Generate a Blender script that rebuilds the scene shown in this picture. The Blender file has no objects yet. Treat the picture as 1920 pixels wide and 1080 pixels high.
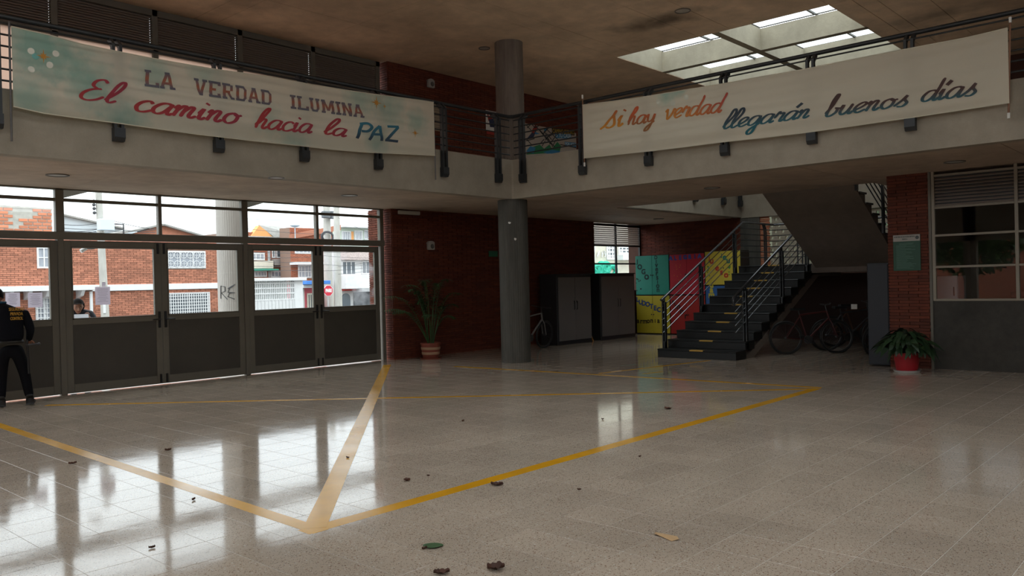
import bpy, bmesh, math, random
from mathutils import Vector, Matrix
random.seed(7)
SC = bpy.context.scene
COL = SC.collection
PI = math.pi
# ---------------------------------------------------------------- camera
YAW, PITCH, ROLL, FPX = math.radians(42.221), math.radians(-.352), math.radians(-1.414), 1534.45
CAM = Vector((0, 0, 1.6))
_f = Vector((math.cos(PITCH)*math.cos(YAW), math.cos(PITCH)*math.sin(YAW), math.sin(PITCH)))
_r0 = _f.cross(Vector((0, 0, 1))).normalized(); _u0 = _r0.cross(_f)
_r = math.cos(ROLL)*_r0 + math.sin(ROLL)*_u0
_u = -math.sin(ROLL)*_r0 + math.cos(ROLL)*_u0
cd = bpy.data.cameras.new('camera'); cam = bpy.data.objects.new('camera', cd); COL.objects.link(cam)
cd.sensor_width = 36; cd.sensor_fit = 'HORIZONTAL'; cd.lens = FPX/1920*36; cd.clip_end = 400; cd.clip_start = .05
cam.matrix_world = Matrix(((_r.x, _u.x, -_f.x, CAM.x), (_r.y, _u.y, -_f.y, CAM.y), (_r.z, _u.z, -_f.z, CAM.z), (0, 0, 0, 1)))
SC.camera = cam
def ray(px, py): return _r*((px-960)/FPX) - _u*((py-540)/FPX) + _f
def onx(px, py, v): d = ray(px, py); return CAM + d*((v-CAM.x)/d.x)
def ony(px, py, v): d = ray(px, py); return CAM + d*((v-CAM.y)/d.y)
def onz(px, py, v): d = ray(px, py); return CAM + d*((v-CAM.z)/d.z)
def proj(p):
    d = Vector(p)-CAM; w = d.dot(_f)
    if w < .1: return (-9999, -9999, w)
    return (960+FPX*d.dot(_r)/w, 540-FPX*d.dot(_u)/w, w)
# ---------------------------------------------------------------- light and view
vs = SC.view_settings
SC.display_settings.display_device = 'sRGB'
vs.view_transform = 'Standard'; vs.look = 'None'; vs.gamma = 1; vs.exposure = -.12; vs.use_curve_mapping = False
SKY = 4.2
W = bpy.data.worlds.new('overcast_sky'); SC.world = W; W.use_nodes = True
nt = W.node_tree; bg = nt.nodes['Background']
tc = nt.nodes.new('ShaderNodeTexCoord'); sx = nt.nodes.new('ShaderNodeSeparateXYZ'); mr = nt.nodes.new('ShaderNodeMapRange')
nt.links.new(tc.outputs['Generated'], sx.inputs[0]); nt.links.new(sx.outputs['Z'], mr.inputs['Value'])
mr.inputs['From Min'].default_value = 0; mr.inputs['From Max'].default_value = 1
mr.inputs['To Min'].default_value = SKY*.62; mr.inputs['To Max'].default_value = SKY*1.35
nt.links.new(mr.outputs[0], bg.inputs['Strength']); bg.inputs['Color'].default_value = (.89, .945, 1, 1)
# ---------------------------------------------------------------- materials
MATS = {}
def srgb(r, g, b):
    return tuple((c/12.92 if c <= .04045 else ((c+.055)/1.055)**2.4) for c in (r/255, g/255, b/255))
def mat(name, col, rough=.6, metal=0, var=0., vscale=4., bump=0., bscale=30., spec=.5, stretch=(1, 1, 1), emis=None, vary=0., rvar=0.):
    if name in MATS: return MATS[name]
    m = bpy.data.materials.new(name); m.use_nodes = True; MATS[name] = m
    t = m.node_tree; p = t.nodes['Principled BSDF']; N = t.nodes.new; Lk = t.links.new
    p.inputs['Roughness'].default_value = rough; p.inputs['Metallic'].default_value = metal
    p.inputs['Specular IOR Level'].default_value = spec
    p.inputs['Base Color'].default_value = (*col, 1)
    co = None
    if var or bump or rvar:
        g = N('ShaderNodeNewGeometry'); mp = N('ShaderNodeMapping'); Lk(g.outputs['Position'], mp.inputs['Vector'])
        mp.inputs['Scale'].default_value = stretch; co = mp.outputs[0]
    last = None
    if var:
        n = N('ShaderNodeTexNoise'); n.inputs['Scale'].default_value = vscale; n.inputs['Detail'].default_value = 6; n.inputs['Roughness'].default_value = .62
        Lk(co, n.inputs['Vector'])
        r = N('ShaderNodeMapRange'); r.inputs['From Min'].default_value = .3; r.inputs['From Max'].default_value = .7
        r.inputs['To Min'].default_value = 1-var; r.inputs['To Max'].default_value = 1+var
        Lk(n.outputs['Fac'], r.inputs['Value'])
        v = N('ShaderNodeVectorMath'); v.operation = 'SCALE'; v.inputs[0].default_value = col; Lk(r.outputs[0], v.inputs['Scale'])
        last = v.outputs[0]
    if vary:
        g2 = N('ShaderNodeNewGeometry'); oi = N('ShaderNodeObjectInfo'); ad = N('ShaderNodeMath'); ad.operation = 'ADD'
        Lk(g2.outputs['Random Per Island'], ad.inputs[0]); Lk(oi.outputs['Random'], ad.inputs[1])
        fr = N('ShaderNodeMath'); fr.operation = 'FRACT'; Lk(ad.outputs[0], fr.inputs[0])
        r = N('ShaderNodeMapRange'); r.inputs['To Min'].default_value = 1-vary; r.inputs['To Max'].default_value = 1+vary*.8; Lk(fr.outputs[0], r.inputs['Value'])
        v = N('ShaderNodeVectorMath'); v.operation = 'SCALE'
        if last: Lk(last, v.inputs[0])
        else: v.inputs[0].default_value = col
        Lk(r.outputs[0], v.inputs['Scale']); last = v.outputs[0]
    if last: Lk(last, p.inputs['Base Color'])
    if rvar:
        n = N('ShaderNodeTexNoise'); n.inputs['Scale'].default_value = 1.3; n.inputs['Detail'].default_value = 5; Lk(co, n.inputs['Vector'])
        r = N('ShaderNodeMapRange'); r.inputs['From Min'].default_value = .3; r.inputs['From Max'].default_value = .7
        r.inputs['To Min'].default_value = rough-rvar; r.inputs['To Max'].default_value = rough+rvar
        Lk(n.outputs['Fac'], r.inputs['Value']); Lk(r.outputs[0], p.inputs['Roughness'])
    if bump:
        n = N('ShaderNodeTexNoise'); n.inputs['Scale'].default_value = bscale; n.inputs['Detail'].default_value = 4; Lk(co, n.inputs['Vector'])
        b = N('ShaderNodeBump'); b.inputs['Strength'].default_value = bump; b.inputs['Distance'].default_value = .01
        Lk(n.outputs['Fac'], b.inputs['Height']); Lk(b.outputs[0], p.inputs['Normal'])
    if emis:
        p.inputs['Emission Color'].default_value = (*emis[0], 1); p.inputs['Emission Strength'].default_value = emis[1]
    return m
def glass_mat(name, tint=(.93, .95, .94), film=0.0, rough=.0):
    if name in MATS: return MATS[name]
    m = bpy.data.materials.new(name); m.use_nodes = True; MATS[name] = m
    t = m.node_tree; t.nodes.clear(); N = t.nodes.new; Lk = t.links.new
    o = N('ShaderNodeOutputMaterial'); tr = N('ShaderNodeBsdfTransparent'); tr.inputs[0].default_value = (*tint, 1)
    gl = N('ShaderNodeBsdfGlossy'); gl.inputs['Roughness'].default_value = rough
    fr = N('ShaderNodeFresnel'); mx = N('ShaderNodeMixShader'); gb = N('ShaderNodeNewGeometry'); ir = N('ShaderNodeMapRange'); ir.inputs['To Min'].default_value = 1.5; ir.inputs['To Max'].default_value = 1/1.5   # thin pane: same Fresnel from both faces
    Lk(gb.outputs['Backfacing'], ir.inputs['Value']); Lk(ir.outputs[0], fr.inputs[0])
    Lk(fr.outputs[0], mx.inputs[0]); Lk(tr.outputs[0], mx.inputs[1]); Lk(gl.outputs[0], mx.inputs[2])
    out = mx.outputs[0]
    if film:
        d = N('ShaderNodeBsdfDiffuse'); d.inputs[0].default_value = (.8, .82, .85, 1)
        g = N('ShaderNodeNewGeometry'); n = N('ShaderNodeTexNoise'); n.inputs['Scale'].default_value = 2.2; n.inputs['Detail'].default_value = 5
        Lk(g.outputs['Position'], n.inputs['Vector'])
        r = N('ShaderNodeMapRange'); r.inputs['From Min'].default_value = .5; r.inputs['From Max'].default_value = .75; r.inputs['To Max'].default_value = film
        Lk(n.outputs['Fac'], r.inputs['Value'])
        tl = N('ShaderNodeBsdfTranslucent'); tl.inputs[0].default_value = (.85, .87, .9, 1)
        m2 = N('ShaderNodeMixShader'); m2.inputs[0].default_value = .6; Lk(d.outputs[0], m2.inputs[1]); Lk(tl.outputs[0], m2.inputs[2])
        m3 = N('ShaderNodeMixShader'); Lk(r.outputs[0], m3.inputs[0]); Lk(out, m3.inputs[1]); Lk(m2.outputs[0], m3.inputs[2]); out = m3.outputs[0]
    Lk(out, o.inputs[0]); return m
def cloth_mat(name, col, trans=.35, patches=None, blobs=()):
    m = bpy.data.materials.new(name); m.use_nodes = True; MATS[name] = m
    t = m.node_tree; t.nodes.clear(); N = t.nodes.new; Lk = t.links.new
    o = N('ShaderNodeOutputMaterial'); d = N('ShaderNodeBsdfDiffuse'); tl = N('ShaderNodeBsdfTranslucent'); mx = N('ShaderNodeMixShader'); mx.inputs[0].default_value = trans
    d.inputs[0].default_value = tl.inputs[0].default_value = (*col, 1)
    g = N('ShaderNodeNewGeometry')
    last = None
    def mixin(fac, c2, last):
        x = N('ShaderNodeMix'); x.data_type = 'RGBA'; Lk(fac, x.inputs[0])
        if last: Lk(last, x.inputs[6])
        else: x.inputs[6].default_value = (*col, 1)
        x.inputs[7].default_value = (*c2, 1); return x.outputs[2]
    if patches:
        n = N('ShaderNodeTexNoise'); n.inputs['Scale'].default_value = patches[1]; n.inputs['Detail'].default_value = 4; Lk(g.outputs['Position'], n.inputs['Vector'])
        r = N('ShaderNodeMapRange'); r.inputs['From Min'].default_value = patches[2]; r.inputs['From Max'].default_value = patches[2]+.14; r.inputs['To Max'].default_value = patches[3]
        Lk(n.outputs['Fac'], r.inputs['Value']); last = mixin(r.outputs[0], patches[0], last)
    for (c, rad, c2, k) in blobs:
        ds = N('ShaderNodeVectorMath'); ds.operation = 'DISTANCE'; Lk(g.outputs['Position'], ds.inputs[0]); ds.inputs[1].default_value = c
        n = N('ShaderNodeTexNoise'); n.inputs['Scale'].default_value = 7; n.inputs['Detail'].default_value = 3; Lk(g.outputs['Position'], n.inputs['Vector'])
        ml = N('ShaderNodeMath'); ml.operation = 'MULTIPLY_ADD'; Lk(n.outputs['Fac'], ml.inputs[0]); ml.inputs[1].default_value = rad*1.0; Lk(ds.outputs['Value'], ml.inputs[2])
        r = N('ShaderNodeMapRange'); r.inputs['From Min'].default_value = rad*1.75; r.inputs['From Max'].default_value = rad*.75; r.inputs['To Max'].default_value = k
        Lk(ml.outputs[0], r.inputs['Value']); last = mixin(r.outputs[0], c2, last)
    if last: Lk(last, d.inputs[0]); Lk(last, tl.inputs[0])
    Lk(d.outputs[0], mx.inputs[1]); Lk(tl.outputs[0], mx.inputs[2]); Lk(mx.outputs[0], o.inputs[0]); return m
def paint_mat():
    m = bpy.data.materials.new('letter_paint'); m.use_nodes = True
    a = m.node_tree.nodes.new('ShaderNodeAttribute'); a.attribute_name = 'paint'
    m.node_tree.links.new(a.outputs['Color'], m.node_tree.nodes['Principled BSDF'].inputs['Base Color'])
    m.node_tree.nodes['Principled BSDF'].inputs['Roughness'].default_value = .8
    return m
def concrete(name, col, stain=(), var=.2, vscale=1.1, stretch=(1, 1, 1), rough=.75):
    """board-marked concrete with clouding, fine grain and fixed water stains (centre, radius, strength)"""
    m = bpy.data.materials.new(name); m.use_nodes = True; MATS[name] = m
    t = m.node_tree; p = t.nodes['Principled BSDF']; N = t.nodes.new; Lk = t.links.new
    p.inputs['Roughness'].default_value = rough; p.inputs['Specular IOR Level'].default_value = .3
    g = N('ShaderNodeNewGeometry'); mp = N('ShaderNodeMapping'); Lk(g.outputs['Position'], mp.inputs[0]); mp.inputs['Scale'].default_value = stretch
    fac = None
    for sc, am, dt in ((vscale, var, 7), (vscale*6, var*.45, 5), (60, var*.2, 2)):
        n = N('ShaderNodeTexNoise'); n.inputs['Scale'].default_value = sc; n.inputs['Detail'].default_value = dt; n.inputs['Roughness'].default_value = .6; Lk(mp.outputs[0], n.inputs['Vector'])
        r = N('ShaderNodeMapRange'); r.inputs['From Min'].default_value = .3; r.inputs['From Max'].default_value = .7; r.inputs['To Min'].default_value = 1-am; r.inputs['To Max'].default_value = 1+am
        Lk(n.outputs['Fac'], r.inputs['Value'])
        if fac:
            q = N('ShaderNodeMath'); q.operation = 'MULTIPLY'; Lk(fac, q.inputs[0]); Lk(r.outputs[0], q.inputs[1]); fac = q.outputs[0]
        else: fac = r.outputs[0]
    for (c, rad, k) in stain:
        sb = N('ShaderNodeVectorMath'); sb.operation = 'SUBTRACT'; Lk(g.outputs['Position'], sb.inputs[0]); sb.inputs[1].default_value = c
        dv = N('ShaderNodeVectorMath'); dv.operation = 'DIVIDE'; Lk(sb.outputs[0], dv.inputs[0]); dv.inputs[1].default_value = rad
        ln = N('ShaderNodeVectorMath'); ln.operation = 'LENGTH'; Lk(dv.outputs[0], ln.inputs[0])
        n = N('ShaderNodeTexNoise'); n.inputs['Scale'].default_value = 2.5; n.inputs['Detail'].default_value = 6; Lk(g.outputs['Position'], n.inputs['Vector'])
        ad = N('ShaderNodeMath'); ad.operation = 'MULTIPLY_ADD'; Lk(n.outputs['Fac'], ad.inputs[0]); ad.inputs[1].default_value = 1.3; Lk(ln.outputs['Value'], ad.inputs[2])
        r = N('ShaderNodeMapRange'); r.inputs['From Min'].default_value = .8; r.inputs['From Max'].default_value = 1.6; r.inputs['To Min'].default_value = 1-k; r.inputs['To Max'].default_value = 1
        Lk(ad.outputs[0], r.inputs['Value']); q = N('ShaderNodeMath'); q.operation = 'MULTIPLY'; Lk(fac, q.inputs[0]); Lk(r.outputs[0], q.inputs[1]); fac = q.outputs[0]
    v = N('ShaderNodeVectorMath'); v.operation = 'SCALE'; v.inputs[0].default_value = col; Lk(fac, v.inputs['Scale']); Lk(v.outputs[0], p.inputs['Base Color'])
    b = N('ShaderNodeBump'); b.inputs['Strength'].default_value = .25; b.inputs['Distance'].default_value = .01
    n = N('ShaderNodeTexNoise'); n.inputs['Scale'].default_value = 25; n.inputs['Detail'].default_value = 5; Lk(mp.outputs[0], n.inputs['Vector']); Lk(n.outputs['Fac'], b.inputs['Height']); Lk(b.outputs[0], p.inputs['Normal'])
    return m
def terrazzo(name, base, rough):
    m = bpy.data.materials.new(name); m.use_nodes = True; MATS[name] = m
    t = m.node_tree; p = t.nodes['Principled BSDF']; N = t.nodes.new; Lk = t.links.new
    g = N('ShaderNodeNewGeometry')
    last = None
    def mixc(fac, last, c2):
        x = N('ShaderNodeMix'); x.data_type = 'RGBA'; Lk(fac, x.inputs[0])
        if last: Lk(last, x.inputs[6])
        else: x.inputs[6].default_value = (*base, 1)
        x.inputs[7].default_value = (*c2, 1); return x.outputs[2]
    for sc, thr, c2, size in ((95, .80, (.15, .10, .07), .33), (62, .88, (.26, .15, .10), .33), (135, .72, (.20, .16, .13), .36), (60, .9, (.60, .56, .49), .33)):
        vo = N('ShaderNodeTexVoronoi'); vo.inputs['Scale'].default_value = sc; Lk(g.outputs['Position'], vo.inputs['Vector'])
        s = N('ShaderNodeSeparateColor'); Lk(vo.outputs['Color'], s.inputs[0])
        c = N('ShaderNodeMath'); c.operation = 'GREATER_THAN'; Lk(s.outputs[0], c.inputs[0]); c.inputs[1].default_value = thr
        d = N('ShaderNodeMath'); d.operation = 'LESS_THAN'; Lk(vo.outputs['Distance'], d.inputs[0]); d.inputs[1].default_value = size
        q = N('ShaderNodeMath'); q.operation = 'MULTIPLY'; Lk(c.outputs[0], q.inputs[0]); Lk(d.outputs[0], q.inputs[1])
        last = mixc(q.outputs[0], last, c2)
    oi = N('ShaderNodeObjectInfo'); ad = N('ShaderNodeMath'); Lk(g.outputs['Random Per Island'], ad.inputs[0]); Lk(oi.outputs['Random'], ad.inputs[1])
    fr = N('ShaderNodeMath'); fr.operation = 'FRACT'; Lk(ad.outputs[0], fr.inputs[0])
    r = N('ShaderNodeMapRange'); r.inputs['To Min'].default_value = .93; r.inputs['To Max'].default_value = 1.05; Lk(fr.outputs[0], r.inputs['Value'])
    n = N('ShaderNodeTexNoise'); n.inputs['Scale'].default_value = .9; n.inputs['Detail'].default_value = 6; Lk(g.outputs['Position'], n.inputs['Vector'])
    r2 = N('ShaderNodeMapRange'); r2.inputs['From Min'].default_value = .3; r2.inputs['From Max'].default_value = .7; r2.inputs['To Min'].default_value = .88; r2.inputs['To Max'].default_value = 1.08; Lk(n.outputs['Fac'], r2.inputs['Value'])
    q = N('ShaderNodeMath'); q.operation = 'MULTIPLY'; Lk(r.outputs[0], q.inputs[0]); Lk(r2.outputs[0], q.inputs[1])
    v = N('ShaderNodeVectorMath'); v.operation = 'SCALE'; Lk(last, v.inputs[0]); Lk(q.outputs[0], v.inputs['Scale']); Lk(v.outputs[0], p.inputs['Base Color'])
    r3 = N('ShaderNodeMapRange'); r3.inputs['From Min'].default_value = .3; r3.inputs['From Max'].default_value = .7; r3.inputs['To Min'].default_value = rough*.8; r3.inputs['To Max'].default_value = rough*1.35
    n3 = N('ShaderNodeTexNoise'); n3.inputs['Scale'].default_value = 3; n3.inputs['Detail'].default_value = 6; Lk(g.outputs['Position'], n3.inputs['Vector']); Lk(n3.outputs['Fac'], r3.inputs['Value']); Lk(r3.outputs[0], p.inputs['Roughness'])
    b = N('ShaderNodeBump'); b.inputs['Strength'].default_value = .05; b.inputs['Distance'].default_value = .01
    n4 = N('ShaderNodeTexNoise'); n4.inputs['Scale'].default_value = 5; n4.inputs['Detail'].default_value = 3; Lk(g.outputs['Position'], n4.inputs['Vector']); Lk(n4.outputs['Fac'], b.inputs['Height']); Lk(b.outputs[0], p.inputs['Normal'])
    return m
# ---------------------------------------------------------------- mesh builder
class MB:
    def __init__(s): s.v = []; s.f = []; s.c = None
    def add(s, vs_, fs):
        n = len(s.v); s.v += [tuple(p) for p in vs_]; s.f += [tuple(i+n for i in f) for f in fs]; return s
    def box(s, x0, y0, z0, x1, y1, z1):
        if x1 < x0: x0, x1 = x1, x0
        if y1 < y0: y0, y1 = y1, y0
        if z1 < z0: z0, z1 = z1, z0
        return s.add([(x0, y0, z0), (x1, y0, z0), (x1, y1, z0), (x0, y1, z0), (x0, y0, z1), (x1, y0, z1), (x1, y1, z1), (x0, y1, z1)],
                     [(0, 3, 2, 1), (4, 5, 6, 7), (0, 1, 5, 4), (1, 2, 6, 5), (2, 3, 7, 6), (3, 0, 4, 7)])
    def bbox(s, x0, y0, z0, x1, y1, z1, b=.005):
        """box with chamfered edges"""
        X = (min(x0, x1), max(x0, x1)); Y = (min(y0, y1), max(y0, y1)); Z = (min(z0, z1), max(z0, z1))
        bm = bmesh.new(); bmesh.ops.create_cube(bm, size=1)
        for v in bm.verts: v.co = (X[0] if v.co.x < 0 else X[1], Y[0] if v.co.y < 0 else Y[1], Z[0] if v.co.z < 0 else Z[1])
        b = min(b, (X[1]-X[0])*.4, (Y[1]-Y[0])*.4, (Z[1]-Z[0])*.4)
        bmesh.ops.bevel(bm, geom=bm.edges[:], offset=b, segments=1, affect='EDGES')
        bm.verts.index_update(); s.add([v.co.copy() for v in bm.verts], [[v.index for v in f.verts] for f in bm.faces]); bm.free(); return s
    def bar(s, a, b, w, h=None, up=(0, 0, 1)):
        a = Vector(a); b = Vector(b); h = w if h is None else h; d = (b-a).normalized(); U = Vector(up)
        if abs(d.dot(U)) > .98: U = Vector((1, 0, 0))
        sd = d.cross(U).normalized(); U = sd.cross(d)
        P = [p+sd*i*w/2+U*j*h/2 for p in (a, b) for i, j in ((-1, -1), (1, -1), (1, 1), (-1, 1))]
        return s.add(P, [(3, 2, 1, 0), (4, 5, 6, 7), (0, 1, 5, 4), (1, 2, 6, 5), (2, 3, 7, 6), (3, 0, 4, 7)])
    def tube(s, pts, r, n=8, cap=True, close=False):
        pts = [Vector(p) for p in pts]; m = len(pts); rs = r if isinstance(r, (list, tuple)) else [r]*m
        ref = None; P = []
        for i, p in enumerate(pts):
            if close: d = (pts[(i+1) % m]-pts[i-1]).normalized()
            else: d = (pts[min(i+1, m-1)]-pts[max(i-1, 0)]).normalized()
            if ref is None:
                ref = Vector((0, 0, 1)) if abs(d.z) < .9 else Vector((1, 0, 0))
            sd = d.cross(ref).normalized(); ref = sd.cross(d).normalized()
            for k in range(n):
                a = 2*PI*k/n; P.append(p+(sd*math.cos(a)+ref*math.sin(a))*rs[i])
        F = []
        for i in range(m if close else m-1):
            j = (i+1) % m
            for k in range(n): F.append((i*n+k, i*n+(k+1) % n, j*n+(k+1) % n, j*n+k))
        if cap and not close: F.append(tuple(range(n-1, -1, -1))); F.append(tuple((m-1)*n+k for k in range(n)))
        return s.add(P, F)
    def lathe(s, prof, c=(0, 0, 0), n=24, cap=True):
        P = []; F = []
        for r, z in prof:
            for k in range(n): a = 2*PI*k/n; P.append((c[0]+r*math.cos(a), c[1]+r*math.sin(a), c[2]+z))
        for i in range(len(prof)-1):
            for k in range(n): F.append((i*n+k, i*n+(k+1) % n, (i+1)*n+(k+1) % n, (i+1)*n+k))
        if cap: F.append(tuple(range(n-1, -1, -1))); F.append(tuple((len(prof)-1)*n+k for k in range(n)))
        return s.add(P, F)
    def prism(s, poly, y0, y1, axis='y'):
        n = len(poly)
        mk = {'y': lambda a, b, t: (a, t, b), 'x': lambda a, b, t: (t, a, b), 'z': lambda a, b, t: (a, b, t)}[axis]
        P = [mk(a, b, y0) for a, b in poly]+[mk(a, b, y1) for a, b in poly]
        return s.add(P, [tuple(range(n)), tuple(range(2*n-1, n-1, -1))]+[(i, (i+1) % n, n+(i+1) % n, n+i) for i in range(n)])
    def ball(s, c, r, sc=(1, 1, 1), nu=12, nv=8):
        P = []; F = []
        for j in range(nv+1):
            th = PI*j/nv
            for i in range(nu):
                a = 2*PI*i/nu; P.append((c[0]+r*sc[0]*math.sin(th)*math.cos(a), c[1]+r*sc[1]*math.sin(th)*math.sin(a), c[2]-r*sc[2]*math.cos(th)))
        for j in range(nv):
            for i in range(nu): F.append((j*nu+i, j*nu+(i+1) % nu, (j+1)*nu+(i+1) % nu, (j+1)*nu+i))
        return s.add(P, F)
    def mesh(s, name, m, off=(0, 0, 0), smooth=False):
        me = bpy.data.meshes.new(name)
        me.from_pydata([(p[0]-off[0], p[1]-off[1], p[2]-off[2]) for p in s.v], [], s.f); me.validate()
        if m is not None: me.materials.append(m)
        bm = bmesh.new(); bm.from_mesh(me); bmesh.ops.remove_doubles(bm, verts=bm.verts, dist=1e-6) if smooth else None
        bmesh.ops.recalc_face_normals(bm, faces=bm.faces); bm.to_mesh(me); bm.free()
        if smooth:
            for p in me.polygons: p.use_smooth = True
            try: me.set_sharp_from_angle(angle=math.radians(40))
            except Exception: pass
        return me
    def build(s, name, m, parent=None, smooth=False, label=None, cat=None, group=None, kind=None, origin=None):
        off = Vector((0, 0, 0)); q = parent
        while q is not None: off += q.location; q = q.parent
        if parent is None:
            if origin is None:
                xs = [p[0] for p in s.v]; ys = [p[1] for p in s.v]; zs = [p[2] for p in s.v]
                origin = ((min(xs)+max(xs))/2, (min(ys)+max(ys))/2, min(zs))
            off = Vector(origin)
        me = s.mesh(name, m, off, smooth); o = bpy.data.objects.new(name, me); COL.objects.link(o)
        if parent is not None: o.parent = parent
        else: o.location = off
        tag(o, label, cat, group, kind); return o
def tag(o, label=None, cat=None, group=None, kind=None):
    if label: o['label'] = label
    if cat: o['category'] = cat
    if group: o['group'] = group
    if kind: o['kind'] = kind
    return o
def thing(name, label, cat, loc=(0, 0, 0), group=None, kind=None):
    o = bpy.data.objects.new(name, None); COL.objects.link(o); o.location = loc; o.empty_display_size = .1
    return tag(o, label, cat, group, kind)
def inst(name, me, loc, parent=None):
    o = bpy.data.objects.new(name, me); COL.objects.link(o); off = Vector((0, 0, 0)); q = parent
    while q is not None: off += q.location; q = q.parent
    o.parent = parent; o.location = Vector(loc)-off; return o
def copy_tree(o, parent=None):
    c = o.copy(); COL.objects.link(c)
    if parent is not None: c.parent = parent
    for ch in list(o.children): copy_tree(ch, c)
    return c
def onscreen(p, m=60):
    x, y, w = proj(p); return w > .3 and -m < x < 1920+m and -m < y < 1080+m
# ---------------------------------------------------------------- brickwork: every brick has edges and depth
def bricks(parent, O, U, V, N_, Wd, Ht, bl, bh, gap, m, holes=(), nind=300, clip=None, depth=.02, stuff='brickwork', jit=.003, iname='brick'):
    """O corner, U/V unit axes (length, height), N_ outward normal. Pieces proud of a recessed joint plane."""
    O = Vector(O); U = Vector(U); V = Vector(V); N_ = Vector(N_)
    rnd = random.Random(int(abs(O.x*31+O.y*17+O.z*7)*10)+3)
    full = []; rest = MB(); c = 0; v = 0.0
    def pc(mb, u0, u1, v0, v1, org, j):
        P = []
        for n_ in (-depth*.2, depth*.8+j):
            e = .0015 if n_ > 0 else 0
            for a, b in ((u0+e, v0+e), (u1-e, v0+e), (u1-e, v1-e), (u0+e, v1-e)): P.append(org+U*a+V*b+N_*n_)
        mb.add(P, [(4, 5, 6, 7), (0, 1, 5, 4), (1, 2, 6, 5), (2, 3, 7, 6), (3, 0, 4, 7)])
    while v < Ht-bh*.3:
        v1 = min(v+bh-gap, Ht); u = -(bl/2 if c % 2 else 0)-rnd.random()*.02
        while u < Wd:
            a, b = max(u, 0), min(u+bl-gap, Wd)
            segs = [(a, b)]
            for (hu0, hv0, hu1, hv1) in holes:
                if v1 > hv0+.004 and v < hv1-.004:
                    ns = []
                    for (p, q) in segs:
                        if q <= hu0 or p >= hu1: ns.append((p, q)); continue
                        if p < hu0: ns.append((p, hu0))
                        if q > hu1: ns.append((hu1, q))
                    segs = ns
            for (p, q) in segs:
                if q-p < .02: continue
                if clip and not clip((p+q)/2, (v+v1)/2): continue
                ce = O+U*((p+q)/2)+V*((v+v1)/2)
                if abs((q-p)-(bl-gap)) < 1e-6 and nind and onscreen(ce, 0): full.append(((ce-CAM).length, p, v))
                else: pc(rest, p, q, v, v1, O, rnd.random()*jit)
            u += bl
        v += bh; c += 1
    full.sort(); me = None
    for i, (d, u, vv) in enumerate(full):
        if i < nind:
            if me is None:
                mb = MB(); pc(mb, 0, bl-gap, 0, bh-gap, Vector((0, 0, 0)), 0); me = mb.mesh('brick', m)
            inst(iname, me, O+U*u+V*vv+N_*(rnd.random()*jit), parent)
        else: pc(rest, u, u+bl-gap, vv, vv+bh-gap, O, rnd.random()*jit)
    if rest.v: rest.build(stuff, m, parent, kind='stuff')
# ---------------------------------------------------------------- lettering
def text_polys(s):
    cu = bpy.data.curves.new('t', 'FONT'); cu.body = s; cu.size = 1; cu.resolution_u = 3
    o = bpy.data.objects.new('t', cu); me = o.to_mesh()
    P = [(v.co.x, v.co.y) for v in me.vertices]; F = [tuple(p.vertices) for p in me.polygons]
    o.to_mesh_clear(); bpy.data.objects.remove(o); bpy.data.curves.remove(cu)
    if not P: return [], [], 1, 1
    x0 = min(p[0] for p in P); x1 = max(p[0] for p in P); y0 = min(0, min(p[1] for p in P)); y1 = max(p[1] for p in P)
    return [((x-x0)/(x1-x0), (y-y0)/(y1-y0)) for x, y in P], F, x1-x0, y1-y0
PAINT = paint_mat()
def lettering(name, P, F, colfn, parent, label=None):
    """P: list of (u, v, world point)"""
    off = Vector((0, 0, 0)); q = parent
    while q is not None: off += q.location; q = q.parent
    me = bpy.data.meshes.new(name); me.from_pydata([Vector(p[2])-off for p in P], [], F); me.materials.append(PAINT)
    ca = me.color_attributes.new('paint', 'FLOAT_COLOR', 'POINT')
    for i, p in enumerate(P): ca.data[i].color = (*colfn(p[0], p[1]), 1)
    o = bpy.data.objects.new(name, me); COL.objects.link(o); o.parent = parent
    if label: o['label'] = label
    return o
def flat_text(name, s, at, U, V, w, h, col, parent, bold=0, label=None):
    P, F, tw, th = text_polys(s)
    if not P: return None
    if h is None: h = w*th/tw
    if w is None: w = h*tw/th
    at = Vector(at); U = Vector(U); V = Vector(V); N3 = U.cross(V)
    Q = [(a, b, at+U*(a*w)+V*(b*h)) for a, b in P]; FF = list(F)
    if bold:
        n = len(Q)
        for k, (du, dv) in enumerate(((bold, 0), (0, bold), (bold, bold))):
            Q += [(a, b, p+U*du+V*dv-N3*.0002*(k+1)) for a, b, p in Q[:n]]; FF += [tuple(i+n*(k+1) for i in f) for f in F]
    return lettering(name, Q, FF, (col if callable(col) else (lambda a, b: col)), parent, label)
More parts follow.
